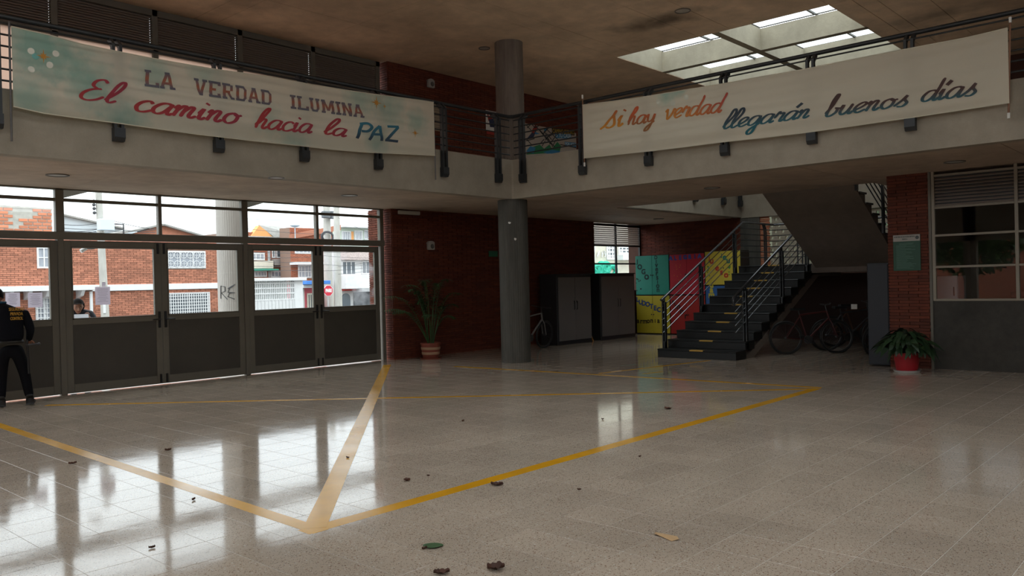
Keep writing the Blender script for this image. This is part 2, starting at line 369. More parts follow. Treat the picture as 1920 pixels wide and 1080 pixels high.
GL = {
 'a': (1.12, [[(.95,.8),(.72,1),(.35,.95),(.08,.55),(.12,.15),(.4,0),(.7,.25),(.92,.85)], [(.95,1),(.86,.3),(.97,0),(1.2,.2)]]),
 'c': (.95, [[(.85,.8),(.6,1),(.25,.85),(.1,.45),(.25,.05),(.6,0),(1,.25)]]),
 'm': (1.45, [[(0,.7),(.15,1),(.2,.6),(.12,0)], [(.15,.45),(.4,.98),(.6,.9),(.54,0)], [(.57,.45),(.82,.98),(1.03,.9),(.97,.2),(1.12,0),(1.4,.25)]]),
 'i': (.5, [[(0,.5),(.15,1),(.12,.2),(.25,0),(.5,.25)], [(.17,1.42),(.22,1.55)]]),
 'í': (.5, [[(0,.5),(.15,1),(.12,.2),(.25,0),(.5,.25)], [(.2,1.35),(.42,1.75)]]),
 'n': (1.0, [[(0,.7),(.15,1),(.2,.6),(.12,0)], [(.15,.45),(.42,.98),(.66,.9),(.6,.2),(.75,0),(1,.25)]]),
 'o': (1.0, [[(.5,1),(.15,.8),(.1,.3),(.4,0),(.78,.25),(.8,.75),(.5,1),(.72,.78),(1.02,.88)]]),
 'h': (1.0, [[(0,.3),(.36,1.2),(.52,1.9),(.42,2.15),(.24,1.9),(.14,1.1),(.12,0)], [(.15,.45),(.42,.98),(.66,.9),(.6,.2),(.75,0),(1,.25)]]),
 'l': (.66, [[(0,.2),(.42,.95),(.66,1.7),(.56,2.12),(.34,1.95),(.16,1.2),(.12,.35),(.32,0),(.7,.25)]]),
 'E': (1.5, [[(1.1,1.85),(.8,2.15),(.4,2),(.32,1.5),(.7,1.18),(.9,1.2),(.4,1.08),(.05,.7),(.1,.2),(.5,0),(1,.15),(1.35,.5)]]),
 's': (.85, [[(0,.1),(.35,.6),(.55,1.15),(.5,.75),(.78,.35),(.6,0),(.2,.05)]]),
 'S': (1.15, [[(-.35,-.05),(.05,.3),(.42,1.0),(.6,1.6)],[(.6,1.6),(.5,1.15),(.78,.65),(.82,.2),(.5,-.02),(.1,.1)]]),
 'y': (1.0, [[(0,.6),(.12,1),(.15,.35),(.4,.12),(.7,.4),(.82,1),(.76,0),(.55,-.85),(.22,-.95),(.32,-.5),(1,.15)]]),
 'v': (1.0, [[(0,.7),(.15,1),(.3,.1),(.45,0),(.8,.6),(.85,1),(1.05,.85)]]),
 'e': (.88, [[(0,.2),(.5,.5),(.75,.85),(.5,1.02),(.15,.75),(.1,.3),(.4,0),(.9,.25)]]),
 'r': (.82, [[(0,.45),(.25,1.12),(.36,.9),(.66,.95),(.56,.3),(.66,0),(.9,.25)]]),
 'd': (1.15, [[(.9,.8),(.67,1),(.3,.95),(.08,.55),(.12,.15),(.4,0),(.7,.25),(.87,.8)], [(1.02,2.1),(.9,1),(.86,.2),(1,0),(1.2,.25)]]),
 'g': (1.1, [[(.95,.8),(.72,1),(.35,.95),(.08,.55),(.12,.15),(.4,0),(.7,.25),(.92,.85)], [(.95,1),(.9,0),(.7,-.8),(.36,-.95),(.32,-.55),(1.15,.15)]]),
 'b': (.98, [[(0,.3),(.3,1.3),(.42,2.05),(.28,2.1),(.15,1.3),(.15,.2),(.42,0),(.76,.3),(.73,.72),(.5,.8),(.95,.72)]]),
 'u': (1.05, [[(0,.6),(.12,1),(.12,.3),(.35,0),(.65,.3),(.77,1),(.73,.3),(.86,0),(1.06,.25)]]),
 ' ': (1.0, []),
}
GL['á'] = (GL['a'][0], GL['a'][1]+[[(.7, 1.35), (1.0, 1.8)]])
def crom(pts, k=5):
    if len(pts) < 3: return pts
    out = []; n = len(pts)
    for i in range(n-1):
        p0, p1, p2, p3 = pts[max(i-1, 0)], pts[i], pts[i+1], pts[min(i+2, n-1)]
        for j in range(k):
            t = j/k
            out.append(tuple(.5*(2*p1[a]+(p2[a]-p0[a])*t+(2*p0[a]-5*p1[a]+4*p2[a]-p3[a])*t*t+(3*p1[a]-p0[a]-3*p2[a]+p3[a])*t**3) for a in range(2)))
    out.append(pts[-1]); return out
def script_word(name, s, fmap, colfn, parent, slant=.38, pen=.2, label=None):
    """joined handwriting. fmap(u in 0..1, v in x-heights) -> world point"""
    tot = sum(GL[c][0] for c in s); P = []; F = []; x = 0
    for c in s:
        adv, st = GL[c]
        for sk in st:
            q = crom([(a+slant*b, b) for a, b in sk]); n0 = len(P)
            for i, (a, b) in enumerate(q):
                a1, b1 = q[min(i+1, len(q)-1)]; a0, b0 = q[max(i-1, 0)]
                dx, dy = a1-a0, b1-b0; L = math.hypot(dx, dy) or 1
                w = pen*(.62+.45*abs(dy/L))/2; e = min(i, len(q)-1-i)
                if e == 0 and len(q) > 2: w *= .55
                if len(q) == 2: w *= 1.25
                nx, ny = -dy/L*w, dx/L*w
                for sg in (1, -1):
                    uu = (x+a+sg*nx)/tot; vv = b+sg*ny; P.append((uu, vv, fmap(uu, vv)))
            F += [(n0+2*i, n0+2*i+1, n0+2*i+3, n0+2*i+2) for i in range(len(q)-1)]
        x += adv
    return lettering(name, P, F, colfn, parent, label)
def mixc(a, b, t): t = max(0, min(1, t)); return tuple(a[i]+(b[i]-a[i])*t for i in range(3))
# ---------------------------------------------------------------- dimensions (metres)
XF, YF, ZC, ZT, XR, YD = 12.08, 10.88, 3.27, 6.45, 14.75, 14.0
XB, YB = 21.3, 13.8                      # far wall, brick back wall
XL, YN = -3.0, -6.0                      # left and near ends of the hall
ZCURB, ZUP = 4.04, 3.86
BAYS = [-1.6, 0.0, 1.6, 3.2, 4.8, 6.4, 8.0, 9.6, 11.24]
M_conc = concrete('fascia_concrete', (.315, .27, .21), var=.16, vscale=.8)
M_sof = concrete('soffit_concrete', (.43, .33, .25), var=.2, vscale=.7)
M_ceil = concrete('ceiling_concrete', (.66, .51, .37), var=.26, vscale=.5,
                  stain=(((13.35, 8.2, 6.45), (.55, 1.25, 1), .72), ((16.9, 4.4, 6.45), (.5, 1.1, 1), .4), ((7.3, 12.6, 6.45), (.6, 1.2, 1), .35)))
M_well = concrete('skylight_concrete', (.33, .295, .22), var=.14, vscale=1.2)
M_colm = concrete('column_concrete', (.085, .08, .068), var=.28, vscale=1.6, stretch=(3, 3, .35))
M_lowc = concrete('parapet_concrete', (.055, .05, .042), var=.25, vscale=1.5)
M_brick = mat('red_brick', (.135, .029, .012), .8, var=.22, vscale=9, vary=.28, bump=.15, bscale=80)
M_mort = mat('brick_joint', (.07, .03, .02), .9, var=.1)
M_steel = mat('dark_steel_paint', (.018, .02, .022), .38, spec=.5)
M_alu = mat('door_metal_paint', (.15, .135, .105), .5, var=.08, vscale=2, spec=.5)
M_panel = mat('door_panel_metal', (.062, .054, .042), .55, var=.12, vscale=1.4, bump=.3, bscale=120)
M_slat = mat('louver_metal', (.34, .28, .23), .55)
M_glass = glass_mat('clear_glass'); M_gdirty = glass_mat('smeared_glass', film=.32)
M_grout = mat('tile_joint', (.60, .57, .52), .5)
M_tile = terrazzo('terrazzo_tile', (.50, .41, .325), .075)
M_black = mat('black_rubber', (.012, .012, .013), .5)
# ---------------------------------------------------------------- floor: terrazzo tiles with recessed joints
fl = MB().box(XL, YN, -.25, XB+.4, YD+.15, -.0015).build('floor', M_grout, kind='structure', origin=(0, 0, 0))
tile_p = .365; g = .0035; tiles = []; rest = MB()
def tile_box(mb, x, y, w, h):
    mb.add([(x, y, -.0015), (x+w, y, -.0015), (x+w, y+h, -.0015), (x, y+h, -.0015), (x+.0008, y+.0008, 0), (x+w-.0008, y+.0008, 0), (x+w-.0008, y+h-.0008, 0), (x+.0008, y+h-.0008, 0)],
           [(4, 5, 6, 7), (0, 1, 5, 4), (1, 2, 6, 5), (2, 3, 7, 6), (3, 0, 4, 7)])
x = 4.71-tile_p*math.floor((4.71-XL)/tile_p)
while x < XB-.05:
    y = 1.33-tile_p*math.floor((1.33-YN)/tile_p)
    while y < YD:
        w = min(tile_p, XB-x)-g; h = min(tile_p, YD+.05-y)-g; c = Vector((x+w/2, y+h/2, 0))
        if abs(w-(tile_p-g)) < 1e-6 and abs(h-(tile_p-g)) < 1e-6 and onscreen(c, 40): tiles.append(((c-CAM).length, x, y))
        else: tile_box(rest, x, y, w, h)
        y += tile_p
    x += tile_p
tiles.sort(); mb = MB(); tile_box(mb, 0, 0, tile_p-g, tile_p-g); tme = mb.mesh('floor_tile', M_tile)
for i, (d, x, y) in enumerate(tiles):
    if i < 300: inst('tile', tme, (x, y, 0), fl)
    else: tile_box(rest, x, y, tile_p-g, tile_p-g)
rest.build('tile_field', M_tile, fl, kind='stuff')
# ---------------------------------------------------------------- slabs and their cast panels
def panels(parent, xs, ys, z, m, skip=lambda x0, y0, x1, y1: False, t=.014, gap=.007, name='panel'):
    for i in range(len(xs)-1):
        for j in range(len(ys)-1):
            if skip(xs[i], ys[j], xs[i+1], ys[j+1]): continue
            MB().bbox(xs[i]+gap/2, ys[j]+gap/2, z, xs[i+1]-gap/2, ys[j+1]-gap/2, z+t+random.random()*.001, .003).build(name, m, parent)
def frange(a, b, s, extra=()):
    L = [a]; v = math.ceil(a/s+.25)*s
    while v < b-.25*s: L.append(v); v += s
    L.append(b); L = sorted(L+list(extra)); o = [L[0]]
    for v in L[1:]:
        if v-o[-1] > .3: o.append(v)
        elif v in extra or v == b: o[-1] = v
    return o
SKX = (14.82, 16.66, 16.84, 18.95); SKY_ = (5.56, 7.76, 7.92, 10.2)
def in_sky(x0, y0, x1, y1):
    cx, cy = (x0+x1)/2, (y0+y1)/2; return SKX[0] < cx < SKX[3] and SKY_[0] < cy < SKY_[3]
ceil = MB(); zt0, zt1 = ZT+.016, 6.94
HOLES = [(4.9, 1.6, 7.5, 4.2), (1.8, 5.6, 4.4, 8.2), (7.1, 5.2, 9.4, 7.5), (1.2, -2.6, 3.6, -.2)]      # added skylights above the frame, made up to light the hall from overhead
def tiles_around(xa, ya, xb, yb, holes):
    xs = sorted({xa, xb, *[h[0] for h in holes], *[h[2] for h in holes]}); ys_ = sorted({ya, yb, *[h[1] for h in holes], *[h[3] for h in holes]})
    for x0, x1 in zip(xs, xs[1:]):
        for y0, y1 in zip(ys_, ys_[1:]):
            if not any(h[0] <= x0 and x1 <= h[2] and h[1] <= y0 and y1 <= h[3] for h in holes): yield x0, y0, x1, y1
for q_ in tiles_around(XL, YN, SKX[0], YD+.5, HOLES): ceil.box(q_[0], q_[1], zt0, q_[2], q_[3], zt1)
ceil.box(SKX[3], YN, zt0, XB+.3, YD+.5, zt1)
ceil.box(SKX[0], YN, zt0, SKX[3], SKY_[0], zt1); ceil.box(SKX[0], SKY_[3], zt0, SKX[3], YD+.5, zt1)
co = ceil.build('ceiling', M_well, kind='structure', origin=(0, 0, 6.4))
def in_sky2(x0, y0, x1, y1):
    return in_sky(x0, y0, x1, y1) or any(h[0] < (x0+x1)/2 < h[2] and h[1] < (y0+y1)/2 < h[3] for h in HOLES)
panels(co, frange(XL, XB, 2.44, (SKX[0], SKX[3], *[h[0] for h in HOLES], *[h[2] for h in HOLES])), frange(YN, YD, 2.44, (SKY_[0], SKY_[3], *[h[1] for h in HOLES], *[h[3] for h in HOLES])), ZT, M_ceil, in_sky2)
for h in HOLES:
    w_ = MB().box(h[0]-.05, h[1]-.05, zt1, h[2]+.05, h[3]+.05, zt1+.006).build('added_skylight_pane', M_glass, co)
    ym_ = (h[1]+h[3])/2; MB().box(h[0]-.06, ym_-.025, zt1+.006, h[2]+.06, ym_+.025, zt1+.04).build('added_skylight_bar', M_steel, co)
b = MB(); b.box(SKX[1], SKY_[0], ZT, SKX[2], SKY_[3], zt1-.03); b.box(SKX[0], SKY_[1], ZT, SKX[1], SKY_[2], zt1-.03); b.box(SKX[2], SKY_[1], ZT, SKX[3], SKY_[2], zt1-.03)
b.build('skylight_beam', M_well, co)
sk = thing('window_1', None, None, (16.8, 7.8, zt1), kind='structure'); sk['label'] = 'four-bay roof skylight with concrete wells'
for (x0, x1) in ((SKX[0], SKX[1]), (SKX[2], SKX[3])):
    for (y0, y1) in ((SKY_[0], SKY_[1]), (SKY_[2], SKY_[3])):
        MB().box(x0-.05, y0-.05, zt1, x1+.05, y1+.05, zt1+.006).build('pane', M_glass, sk)
        f = MB(); ym = y0+(y1-y0)*.47; f.box(x0-.06, ym-.02, zt1-.002, x1+.06, ym+.02, zt1+.035)
        for a, bb in ((x0-.06, x0-.01), (x1+.01, x1+.06)): f.box(a, y0-.06, zt1-.002, bb, y1+.06, zt1+.010)
        f.box(x0-.06, y0-.06, zt1-.002, x1+.06, y0-.01, zt1+.010); f.box(x0-.06, y1+.01, zt1-.002, x1+.06, y1+.06, zt1+.010)
        f.build('skylight_frame', M_steel, sk)
# balcony slab (L shape, with the stair opening)
OX0, OX1, OY0, OY1 = 15.6, XB, 5.15, 10.6
sl = MB(); z0, z1 = ZC+.016, ZUP
sl.box(XL, YF+.02, z0, XF+.02, YD+.1, z1); sl.box(XF+.02, OY1, z0, XB, YD, z1); sl.box(XF+.02, YN, z0, OX0, OY1, z1); sl.box(OX0, YN, z0, XB, OY0, z1)
so = sl.build('balcony_slab', M_sof, kind='structure', origin=(0, 0, ZC), label='L-shaped concrete balcony slab over the hall edges')
def in_open(x0, y0, x1, y1):
    cx, cy = (x0+x1)/2, (y0+y1)/2
    return (cx < XF and cy < YF) or (OX0 < cx and OY0 < cy < OY1)
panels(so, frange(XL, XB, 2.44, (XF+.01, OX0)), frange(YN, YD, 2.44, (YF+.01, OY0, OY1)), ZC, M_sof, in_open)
# fascia upstand with rounded corner
rc = .16; pts = [(XL, YF)]
for k in range(7): a = PI/2*k/6; pts.append((XF-rc+rc*math.sin(a), YF-rc+rc*math.cos(a)))
pts.append((XF, YN))
def offset_poly(pts, d):
    out = []
    for i, p in enumerate(pts):
        a = Vector(pts[max(i-1, 0)]); c = Vector(pts[min(i+1, len(pts)-1)]); t = (c-a).normalized(); n = Vector((-t.y, t.x)); out.append((p[0]+n.x*d, p[1]+n.y*d))
    return out
# concave corner seen from the hall: the L turns at (XF, YF)
pts = [(XL, YF), (XF-.03, YF), (XF-.012, YF-.012), (XF, YF-.03), (XF, YN)]
inn = offset_poly(pts, .2); poly = pts+inn[::-1]
MB().prism(poly, ZC-.002, ZCURB, 'z').build('fascia', M_conc, so)
j = MB(); j.box(OX0-.02, OY1-.03, ZC-.002, XB, OY1+.18, ZCURB); j.build('fascia', M_conc, so)
MB().box(OX0-.18, OY0, ZC+.3, OX0, OY0+.3, ZCURB).build('fascia', M_conc, so)
# ---------------------------------------------------------------- wall_left: door wall, transom grid and upper louvers
wl = thing('wall_left', None, None, (5, YD, 0), kind='structure'); wl['label'] = 'metal and glass entrance wall with doors, transoms and upper louvers'
for i, x in enumerate(BAYS):
    w = .062 if i % 2 == 0 else .03
    if x > 11: w = .05
    MB().bbox(x-w, YD-.05, 2.50, x+w, YD+.05, ZC, .006).build('mullion', M_alu, wl)
    MB().bbox(x-.05, YD-.05, ZUP, x+.05, YD+.05, ZT, .006).build('mullion', M_alu, wl)
    if i % 2 == 0: MB().bbox(x-.045, YD-.05, 0, x+.045, YD+.06, 2.5, .006).build('post', M_alu, wl)
MB().bbox(XL, YD-.06, 2.465, 11.3, YD+.06, 2.585, .006).build('header_beam', M_alu, wl)
MB().bbox(XL, YD-.035, 3.07, 11.3, YD+.035, 3.12, .004).build('transom_bar', M_alu, wl)
MB().bbox(XL, YD-.05, ZC-.02, 11.3, YD+.05, ZC+.6, .004).build('head_beam', M_alu, wl)
MB().bbox(XL, YD-.05, 5.70, 11.3, YD+.05, 5.76, .004).build('louver_sill', M_alu, wl)
MB().bbox(XL, YD-.05, 6.34, 11.3, YD+.05, ZT, .004).build('louver_head', M_alu, wl)
MB().bbox(XL, YD-.05, 4.60, 11.3, YD+.05, 4.65, .004).build('rail', M_alu, wl)
MB().bbox(XL, YD-.07, ZUP-.1, 11.3, YD+.07, 4.60, .004).build('sill_wall', M_conc, wl)
M_film = bpy.data.materials.new('frosted_film'); M_film.use_nodes = True
t_ = M_film.node_tree; t_.nodes.clear(); o_ = t_.nodes.new('ShaderNodeOutputMaterial'); a_ = t_.nodes.new('ShaderNodeBsdfTranslucent'); a_.inputs[0].default_value = (.78, .64, .55, 1)
b_ = t_.nodes.new('ShaderNodeBsdfDiffuse'); b_.inputs[0].default_value = (.5, .4, .34, 1); c_ = t_.nodes.new('ShaderNodeMixShader'); c_.inputs[0].default_value = .3
t_.links.new(a_.outputs[0], c_.inputs[1]); t_.links.new(b_.outputs[0], c_.inputs[2]); t_.links.new(c_.outputs[0], o_.inputs[0])
slme = {}
def slat_mesh(L, ax, d=.075, t=.006, tilt=.6):
    k = (round(L, 3), ax)
    if k not in slme:
        c, s = math.cos(tilt), math.sin(tilt); mb = MB()
        P = []
        for e in (0, L):
            for a, b in ((-d/2, -t/2), (d/2, -t/2), (d/2, t/2), (-d/2, t/2)):
                y, z = a*c-b*s, a*s+b*c; P.append((e, y, z) if ax == 'x' else (y, e, z))
        mb.add(P, [(0, 1, 2, 3), (7, 6, 5, 4), (0, 4, 5, 1), (1, 5, 6, 2), (2, 6, 7, 3), (3, 7, 4, 0)]); slme[k] = mb.mesh('slat', M_slat)
    return slme[k]
for i in range(len(BAYS)-1):
    x0, x1 = BAYS[i]+.05, BAYS[i+1]-.05
    MB().box(x0-.01, YD-.004, 2.585, x1+.01, YD+.002, 3.07).build('pane', M_glass, wl)
    MB().box(x0-.01, YD-.004, 3.12, x1+.01, YD+.002, ZC-.02).build('pane', M_glass, wl)
    MB().box(x0, YD-.004, 4.74, x1, YD+.002, 5.70).build('frosted_pane', M_film, wl)
    MB().box(x0, YD-.004, 4.65, x1, YD+.002, 4.735).build('pane', M_glass, wl)
    me = slat_mesh(x1-x0, 'x')
    for k in range(14): inst('slat', me, (x0, YD, 5.78+k*.0415), wl)
    if x0 > 2: MB().box(x0, YD+.05, 5.76, x1, YD+.056, 6.34).build('backing_sheet', M_slat, wl)
for i in range(2): pass
# doors
M_glz = [M_glass, M_glass, M_glass, M_gdirty, M_gdirty]
M_dh = mat('door_handle_black', (.012, .012, .012), .35)
def door(n, x0, x1, hinge_left, swing=0.0, g_=M_glass, label=''):
    t = thing('door_%d' % n, None, None, ((x0 if hinge_left else x1), YD, 0), kind='structure'); t['label'] = label
    z0, z1 = .014, 2.45; st = .105; y0, y1 = YD-.025, YD+.02
    L, R_ = x0+.003, x1-.003
    f = MB(); f.bbox(L, y0, z0, L+st, y1, z1, .004); f.bbox(R_-st, y0, z0, R_, y1, z1, .004); f.bbox(L+st, y0, z1-.1, R_-st, y1, z1, .004)
    f.bbox(L+st, y0, 1.10, R_-st, y1, 1.19, .004); f.bbox(L+st, y0, z0, R_-st, y1, z0+.14, .004); f.build('frame', M_alu, t)
    bd = MB()
    for a, b_, c, d in ((L+st, 1.19, L+st+.018, z1-.1), (R_-st-.018, 1.19, R_-st, z1-.1)): bd.box(a, y0-.008, b_, c, y1, d)
    bd.box(L+st, y0-.008, 1.19, R_-st, y1, 1.208); bd.box(L+st, y0-.008, z1-.118, R_-st, y1, z1-.1); bd.build('glazing_bead', M_alu, t)
    MB().box(L+st+.002, YD-.004, 1.2, R_-st-.002, YD+.001, z1-.11).build('pane', g_, t)
    MB().box(L+st, YD-.01, z0+.14, R_-st, YD+.006, 1.10).build('kick_panel', M_panel, t)
    hx = R_-.05 if hinge_left else L+.05
    h = MB(); h.bbox(hx-.022, y0-.02, .98, hx+.022, y0, 1.26, .006); s = -1 if hinge_left else 1
    h.tube([(hx, y0-.015, 1.13), (hx, y0-.06, 1.13), (hx+s*.03, y0-.07, 1.13), (hx+s*.14, y0-.07, 1.125)], .011, 8); h.build('handle', M_dh, t, smooth=True)
    bx = R_-.05 if hinge_left else L+.05
    MB().bbox(bx-.02, y0-.02, z1-.2, bx+.02, y0, z1-.02, .004).build('bolt', M_dh, t)
    MB().bbox(bx-.018, y0-.02, z0+.02, bx+.018, y0, z0+.17, .004).build('bolt', M_dh, t)
    t.rotation_euler = (0, 0, swing); return t
D = [(0.0, 1.6), (1.6, 3.2), (3.2, 4.8), (4.8, 6.4), (6.4, 8.0), (8.0, 9.6), (9.6, 11.2)]
labs = ['metal glazed door outside the frame', 'metal glazed door beside the security guard, out of frame', 'half-glazed metal door beside the guard, slightly ajar, two papers taped on it', 'half-glazed metal door with one paper taped on its glass',
        'half-glazed metal door with the round outdoor column behind it', 'half-glazed metal door before the white gate across the street', 'half-glazed metal door at the brick pier, glass smeared']
for i, (a, b_) in enumerate(D):
    hl = i % 2 == 1
    if i == 0: continue
    door(i, a+.045*(1 if i % 2 == 1 else 0), b_-.045*(0 if i % 2 == 1 else 1), hl, (math.radians(5.5) if i == 2 else 0), M_gdirty if i == 6 else M_glass, labs[i])
# ---------------------------------------------------------------- brick back wall, pier and far wall
wb = MB(); wb.box(11.39, YB, 0, 18.7, YB+.8, ZC+.02); wb.box(18.7, 13.97, 0, XB, 14.4, 1.25); wb.box(11.39, YB, ZUP, XB+.3, YB+.8, ZT+.02)
wbo = wb.build('wall_back', M_mort, kind='structure', origin=(15, YB, 0), label='dark red brick back wall on both floors')
bricks(wbo, (11.385, YB, 0), (1, 0, 0), (0, 0, 1), (0, -1, 0), 7.31, ZC, .30, .05, .006, M_brick, nind=300)
bricks(wbo, (11.385, YB, ZUP+.02), (1, 0, 0), (0, 0, 1), (0, -1, 0), XB-11.385, ZT-ZUP-.02, .30, .05, .006, M_brick, nind=150)
bricks(wbo, (11.385, YB+.8, 0), (0, -1, 0), (0, 0, 1), (-1, 0, 0), .8, ZC, .30, .05, .006, M_brick, nind=60)
bricks(wbo, (11.385, YB+.8, ZUP+.02), (0, -1, 0), (0, 0, 1), (-1, 0, 0), .8, ZT-ZUP-.02, .30, .05, .006, M_brick, nind=40)
bricks(wbo, (18.7, 13.97, 0), (1, 0, 0), (0, 0, 1), (0, -1, 0), XB-18.7, 1.25, .30, .05, .006, M_brick, nind=0)
bricks(wbo, (18.7, YB, 0), (0, 1, 0), (0, 0, 1), (1, 0, 0), .17, ZC, .30, .05, .006, M_brick, nind=0)
# back window with louver
w2 = thing('window_2', None, None, (20, 13.97, 1.25), kind='structure'); w2['label'] = 'back window with louver above, seen over the dark cabinets'
for x in (18.72, 20.0, XB-.04): MB().bbox(x-.025, 13.94, 1.25, x+.025, 14.0, ZC, .004).build('mullion', M_steel, w2)
for z in (1.27, 2.09, 2.62, ZC-.03): MB().bbox(18.72, 13.945, z-.022, XB-.02, 13.995, z+.022, .004).build('transom_bar', M_steel, w2)
for a, b_ in ((18.75, 19.98), (20.03, XB-.06)):
    me = slat_mesh(b_-a, 'x', .10)
    for k in range(10): inst('slat', me, (a, 13.97, 2.67+k*.06), w2)
    MB().box(a, 13.968, 1.29, b_, 13.972, 2.07).build('pane', M_glass, w2); MB().box(a, 13.968, 2.11, b_, 13.972, 2.6).build('pane', M_glass, w2)
# far wall: brick left of the stair, concrete post, brick strip, screen block wall
wf = MB(); wf.box(XB, 10.3, 0, XB+.3, YD+.4, ZT); wf.box(XB, YN, 0, XB+.3, 5.2, ZT); wf.box(XB, 5.2, 0, XB+.3, 10.3, 1.9); wf.box(XB, 5.2, ZC-.02, XB+.3, 10.3, ZT)
wfo = wf.build('wall_far', M_mort, kind='structure', origin=(XB, 8, 0), label='far brick wall behind the painted cupboards and stair')
bricks(wfo, (XB, YD, 0), (0, -1, 0), (0, 0, 1), (-1, 0, 0), 3.4, ZC, .30, .05, .006, M_brick, nind=200)
bricks(wfo, (XB, 10.05, 1.9), (0, -1, 0), (0, 0, 1), (-1, 0, 0), .28, ZC-1.9, .28, .05, .006, mat('bright_brick', (.36, .09, .035), .8, vary=.2), nind=0)
MB().box(XB-.04, 10.05, 1.5, XB+.02, 10.62, ZC).build('concrete_post', M_colm, wfo)
MB().box(XB-.06, 5.2, ZC-.02, XB, OY1, ZCURB).build('concrete_band', M_conc, wfo)
MB().box(XB-.02, 5.2, ZCURB, XB, OY1, ZT).build('upper_render', M_conc, wfo)
bb_ = thing('screen_block_wall', None, None, (XB+.1, 7.5, 1.9), kind='structure'); bb_['label'] = 'concrete screen-block wall at the stair landing'
s = MB(); W_, H_, d_ = .205, .165, .1
def blk(mb, off, hole):
    a0, a1, b0, b1 = -W_/2, W_/2, -H_/2, H_/2
    P = []
    for dx in (0, d_):
        P += [(dx, a0+.002, b0+.002), (dx, a1-.002, b0+.002), (dx, a1-.002, b1-.002), (dx, a0+.002, b1-.002)]
        P += [(dx, -hole, -hole), (dx, hole, -hole), (dx, hole, hole), (dx, -hole, hole)]
    F = []
    for k in range(4):
        l = (k+1) % 4; F += [(k, l, 4+l, 4+k), (8+k, 12+k, 12+l, 8+l), (k, 8+k, 8+l, l), (4+k, 4+l, 12+l, 12+k)]
    mb.add(P, F)
mb = MB(); blk(mb, None, .036); M_blk = concrete('screen_block', (.40, .35, .27), var=.1); bme = mb.mesh('block', M_blk)
for r_i in range(8):
    for c_i in range(22):
        y = 9.72-c_i*W_-(W_/2 if r_i % 2 else 0)
        if y > 5.3: inst('block', bme, (XB, y, 1.99+r_i*H_), bb_)
# ---------------------------------------------------------------- right wall
wr = MB(); wr.box(XR+.02, 4.0, 0, XR+.4, 4.64, ZC+.02); wro = wr.build('wall_right', M_mort, kind='structure', origin=(XR, 4.3, 0), label='right-hand brick pillar and concrete parapet wall')
bricks(wro, (XR+.02, 4.64, 0), (0, -1, 0), (0, 0, 1), (-1, 0, 0), .66, ZC, .32, .052, .006, M_brick, nind=300, stuff='brickwork')
bricks(wro, (XR+.4, 4.64, 0), (-1, 0, 0), (0, 0, 1), (0, 1, 0), .38, ZC, .32, .052, .006, M_brick, nind=0)
MB().box(XR+.02, YN, 0, XR+.2, 3.97, 1.13).build('parapet', M_lowc, wro)
MB().box(XR+.08, YN, 0, XR+.1, 3.99, .08).build('skirting', M_black, wro)
MB().box(XR-.005, 3.96, 0, XR+.1, 4.0, ZC).build('corner_post', M_alu, wro)
w3 = thing('window_3', None, None, (XR, 1, 1.13), kind='structure'); w3['label'] = 'right-hand office window grid with louvers above'
M_alu2 = mat('window_metal_paint', (.30, .26, .20), .5)
ys = [3.93, 2.735, 1.52, .3, -.9, -2.1, -3.3, -4.5, -5.7]
for y in ys: MB().bbox(XR, y-.025, 1.13, XR+.06, y+.025, ZC, .004).build('mullion', M_alu2, w3)
for z in (1.145, 1.69, 2.21, 2.67, 3.2): MB().bbox(XR+.003, ys[-1], z-.018, XR+.057, ys[0], z+.018, .004).build('transom_bar', M_alu2, w3)
for i in range(len(ys)-1):
    a, b_ = ys[i+1]+.025, ys[i]-.025
    for z0, z1 in ((1.165, 1.675), (1.71, 2.195), (2.23, 2.655)): MB().box(XR+.03, a, z0, XR+.034, b_, z1).build('pane', M_glass, w3)
    me = slat_mesh(b_-a, 'y', .05)
    for k in range(9): inst('slat', me, (XR+.03, a, 2.71+k*.054), w3)
    MB().box(XR+.05, a, 2.69, XR+.056, b_, 3.19).build('backing_sheet', M_black, w3)
# office behind the window
M_dark = mat('office_wall_paint', (.16, .14, .13), .8)
of = MB(); of.box(19.6, YN, 0, 19.8, -.2, ZC); of.box(19.6, 2.1, 0, 19.8, 4.5, ZC); of.box(19.6, -.2, 2.3, 19.8, 2.1, ZC); of.box(XR+.42, 4.5, 0, 19.8, 4.62, ZC)
of.build('wall_office', M_dark, kind='structure', origin=(19.6, 0, 0), label='dim office walls behind the right-hand window')
# end walls of the hall, outside the photograph
e = MB(); e.box(XL, YN-.2, 0, XB, YN, 4.7); e.box(XL, YN-.2, 6.35, XB, YN, ZT); e.box(12.2, YN-.2, 0, XB, YN, ZT); eo = e.build('wall_near', M_mort, kind='structure', origin=(5, YN, 0), label='wall behind the camera with a high opening added for light')  # high strip opening added to let daylight onto ceiling and floor
e = MB()
for y in (-6, -1.5, 3, 7.5, 10.9): e.box(XL-.3, y-.2, 0, XL, y+.2, ZT)
e.box(XL-.3, YN, 2.7, XL, YD, 4.7); e.box(XL-.3, YN, 6.35, XL, YD, ZT); e.box(XL-.3, YN, 0, XL, 3, 4.7); e.box(XL-.3, 10.9, 0, XL, YD, ZT)  # side kept open, with an added high strip, to light the hall
e.build('wall_open_side', M_conc, kind='structure', origin=(XL, 3, 0), label='open concrete frame on the courtyard side, high strip added for light')
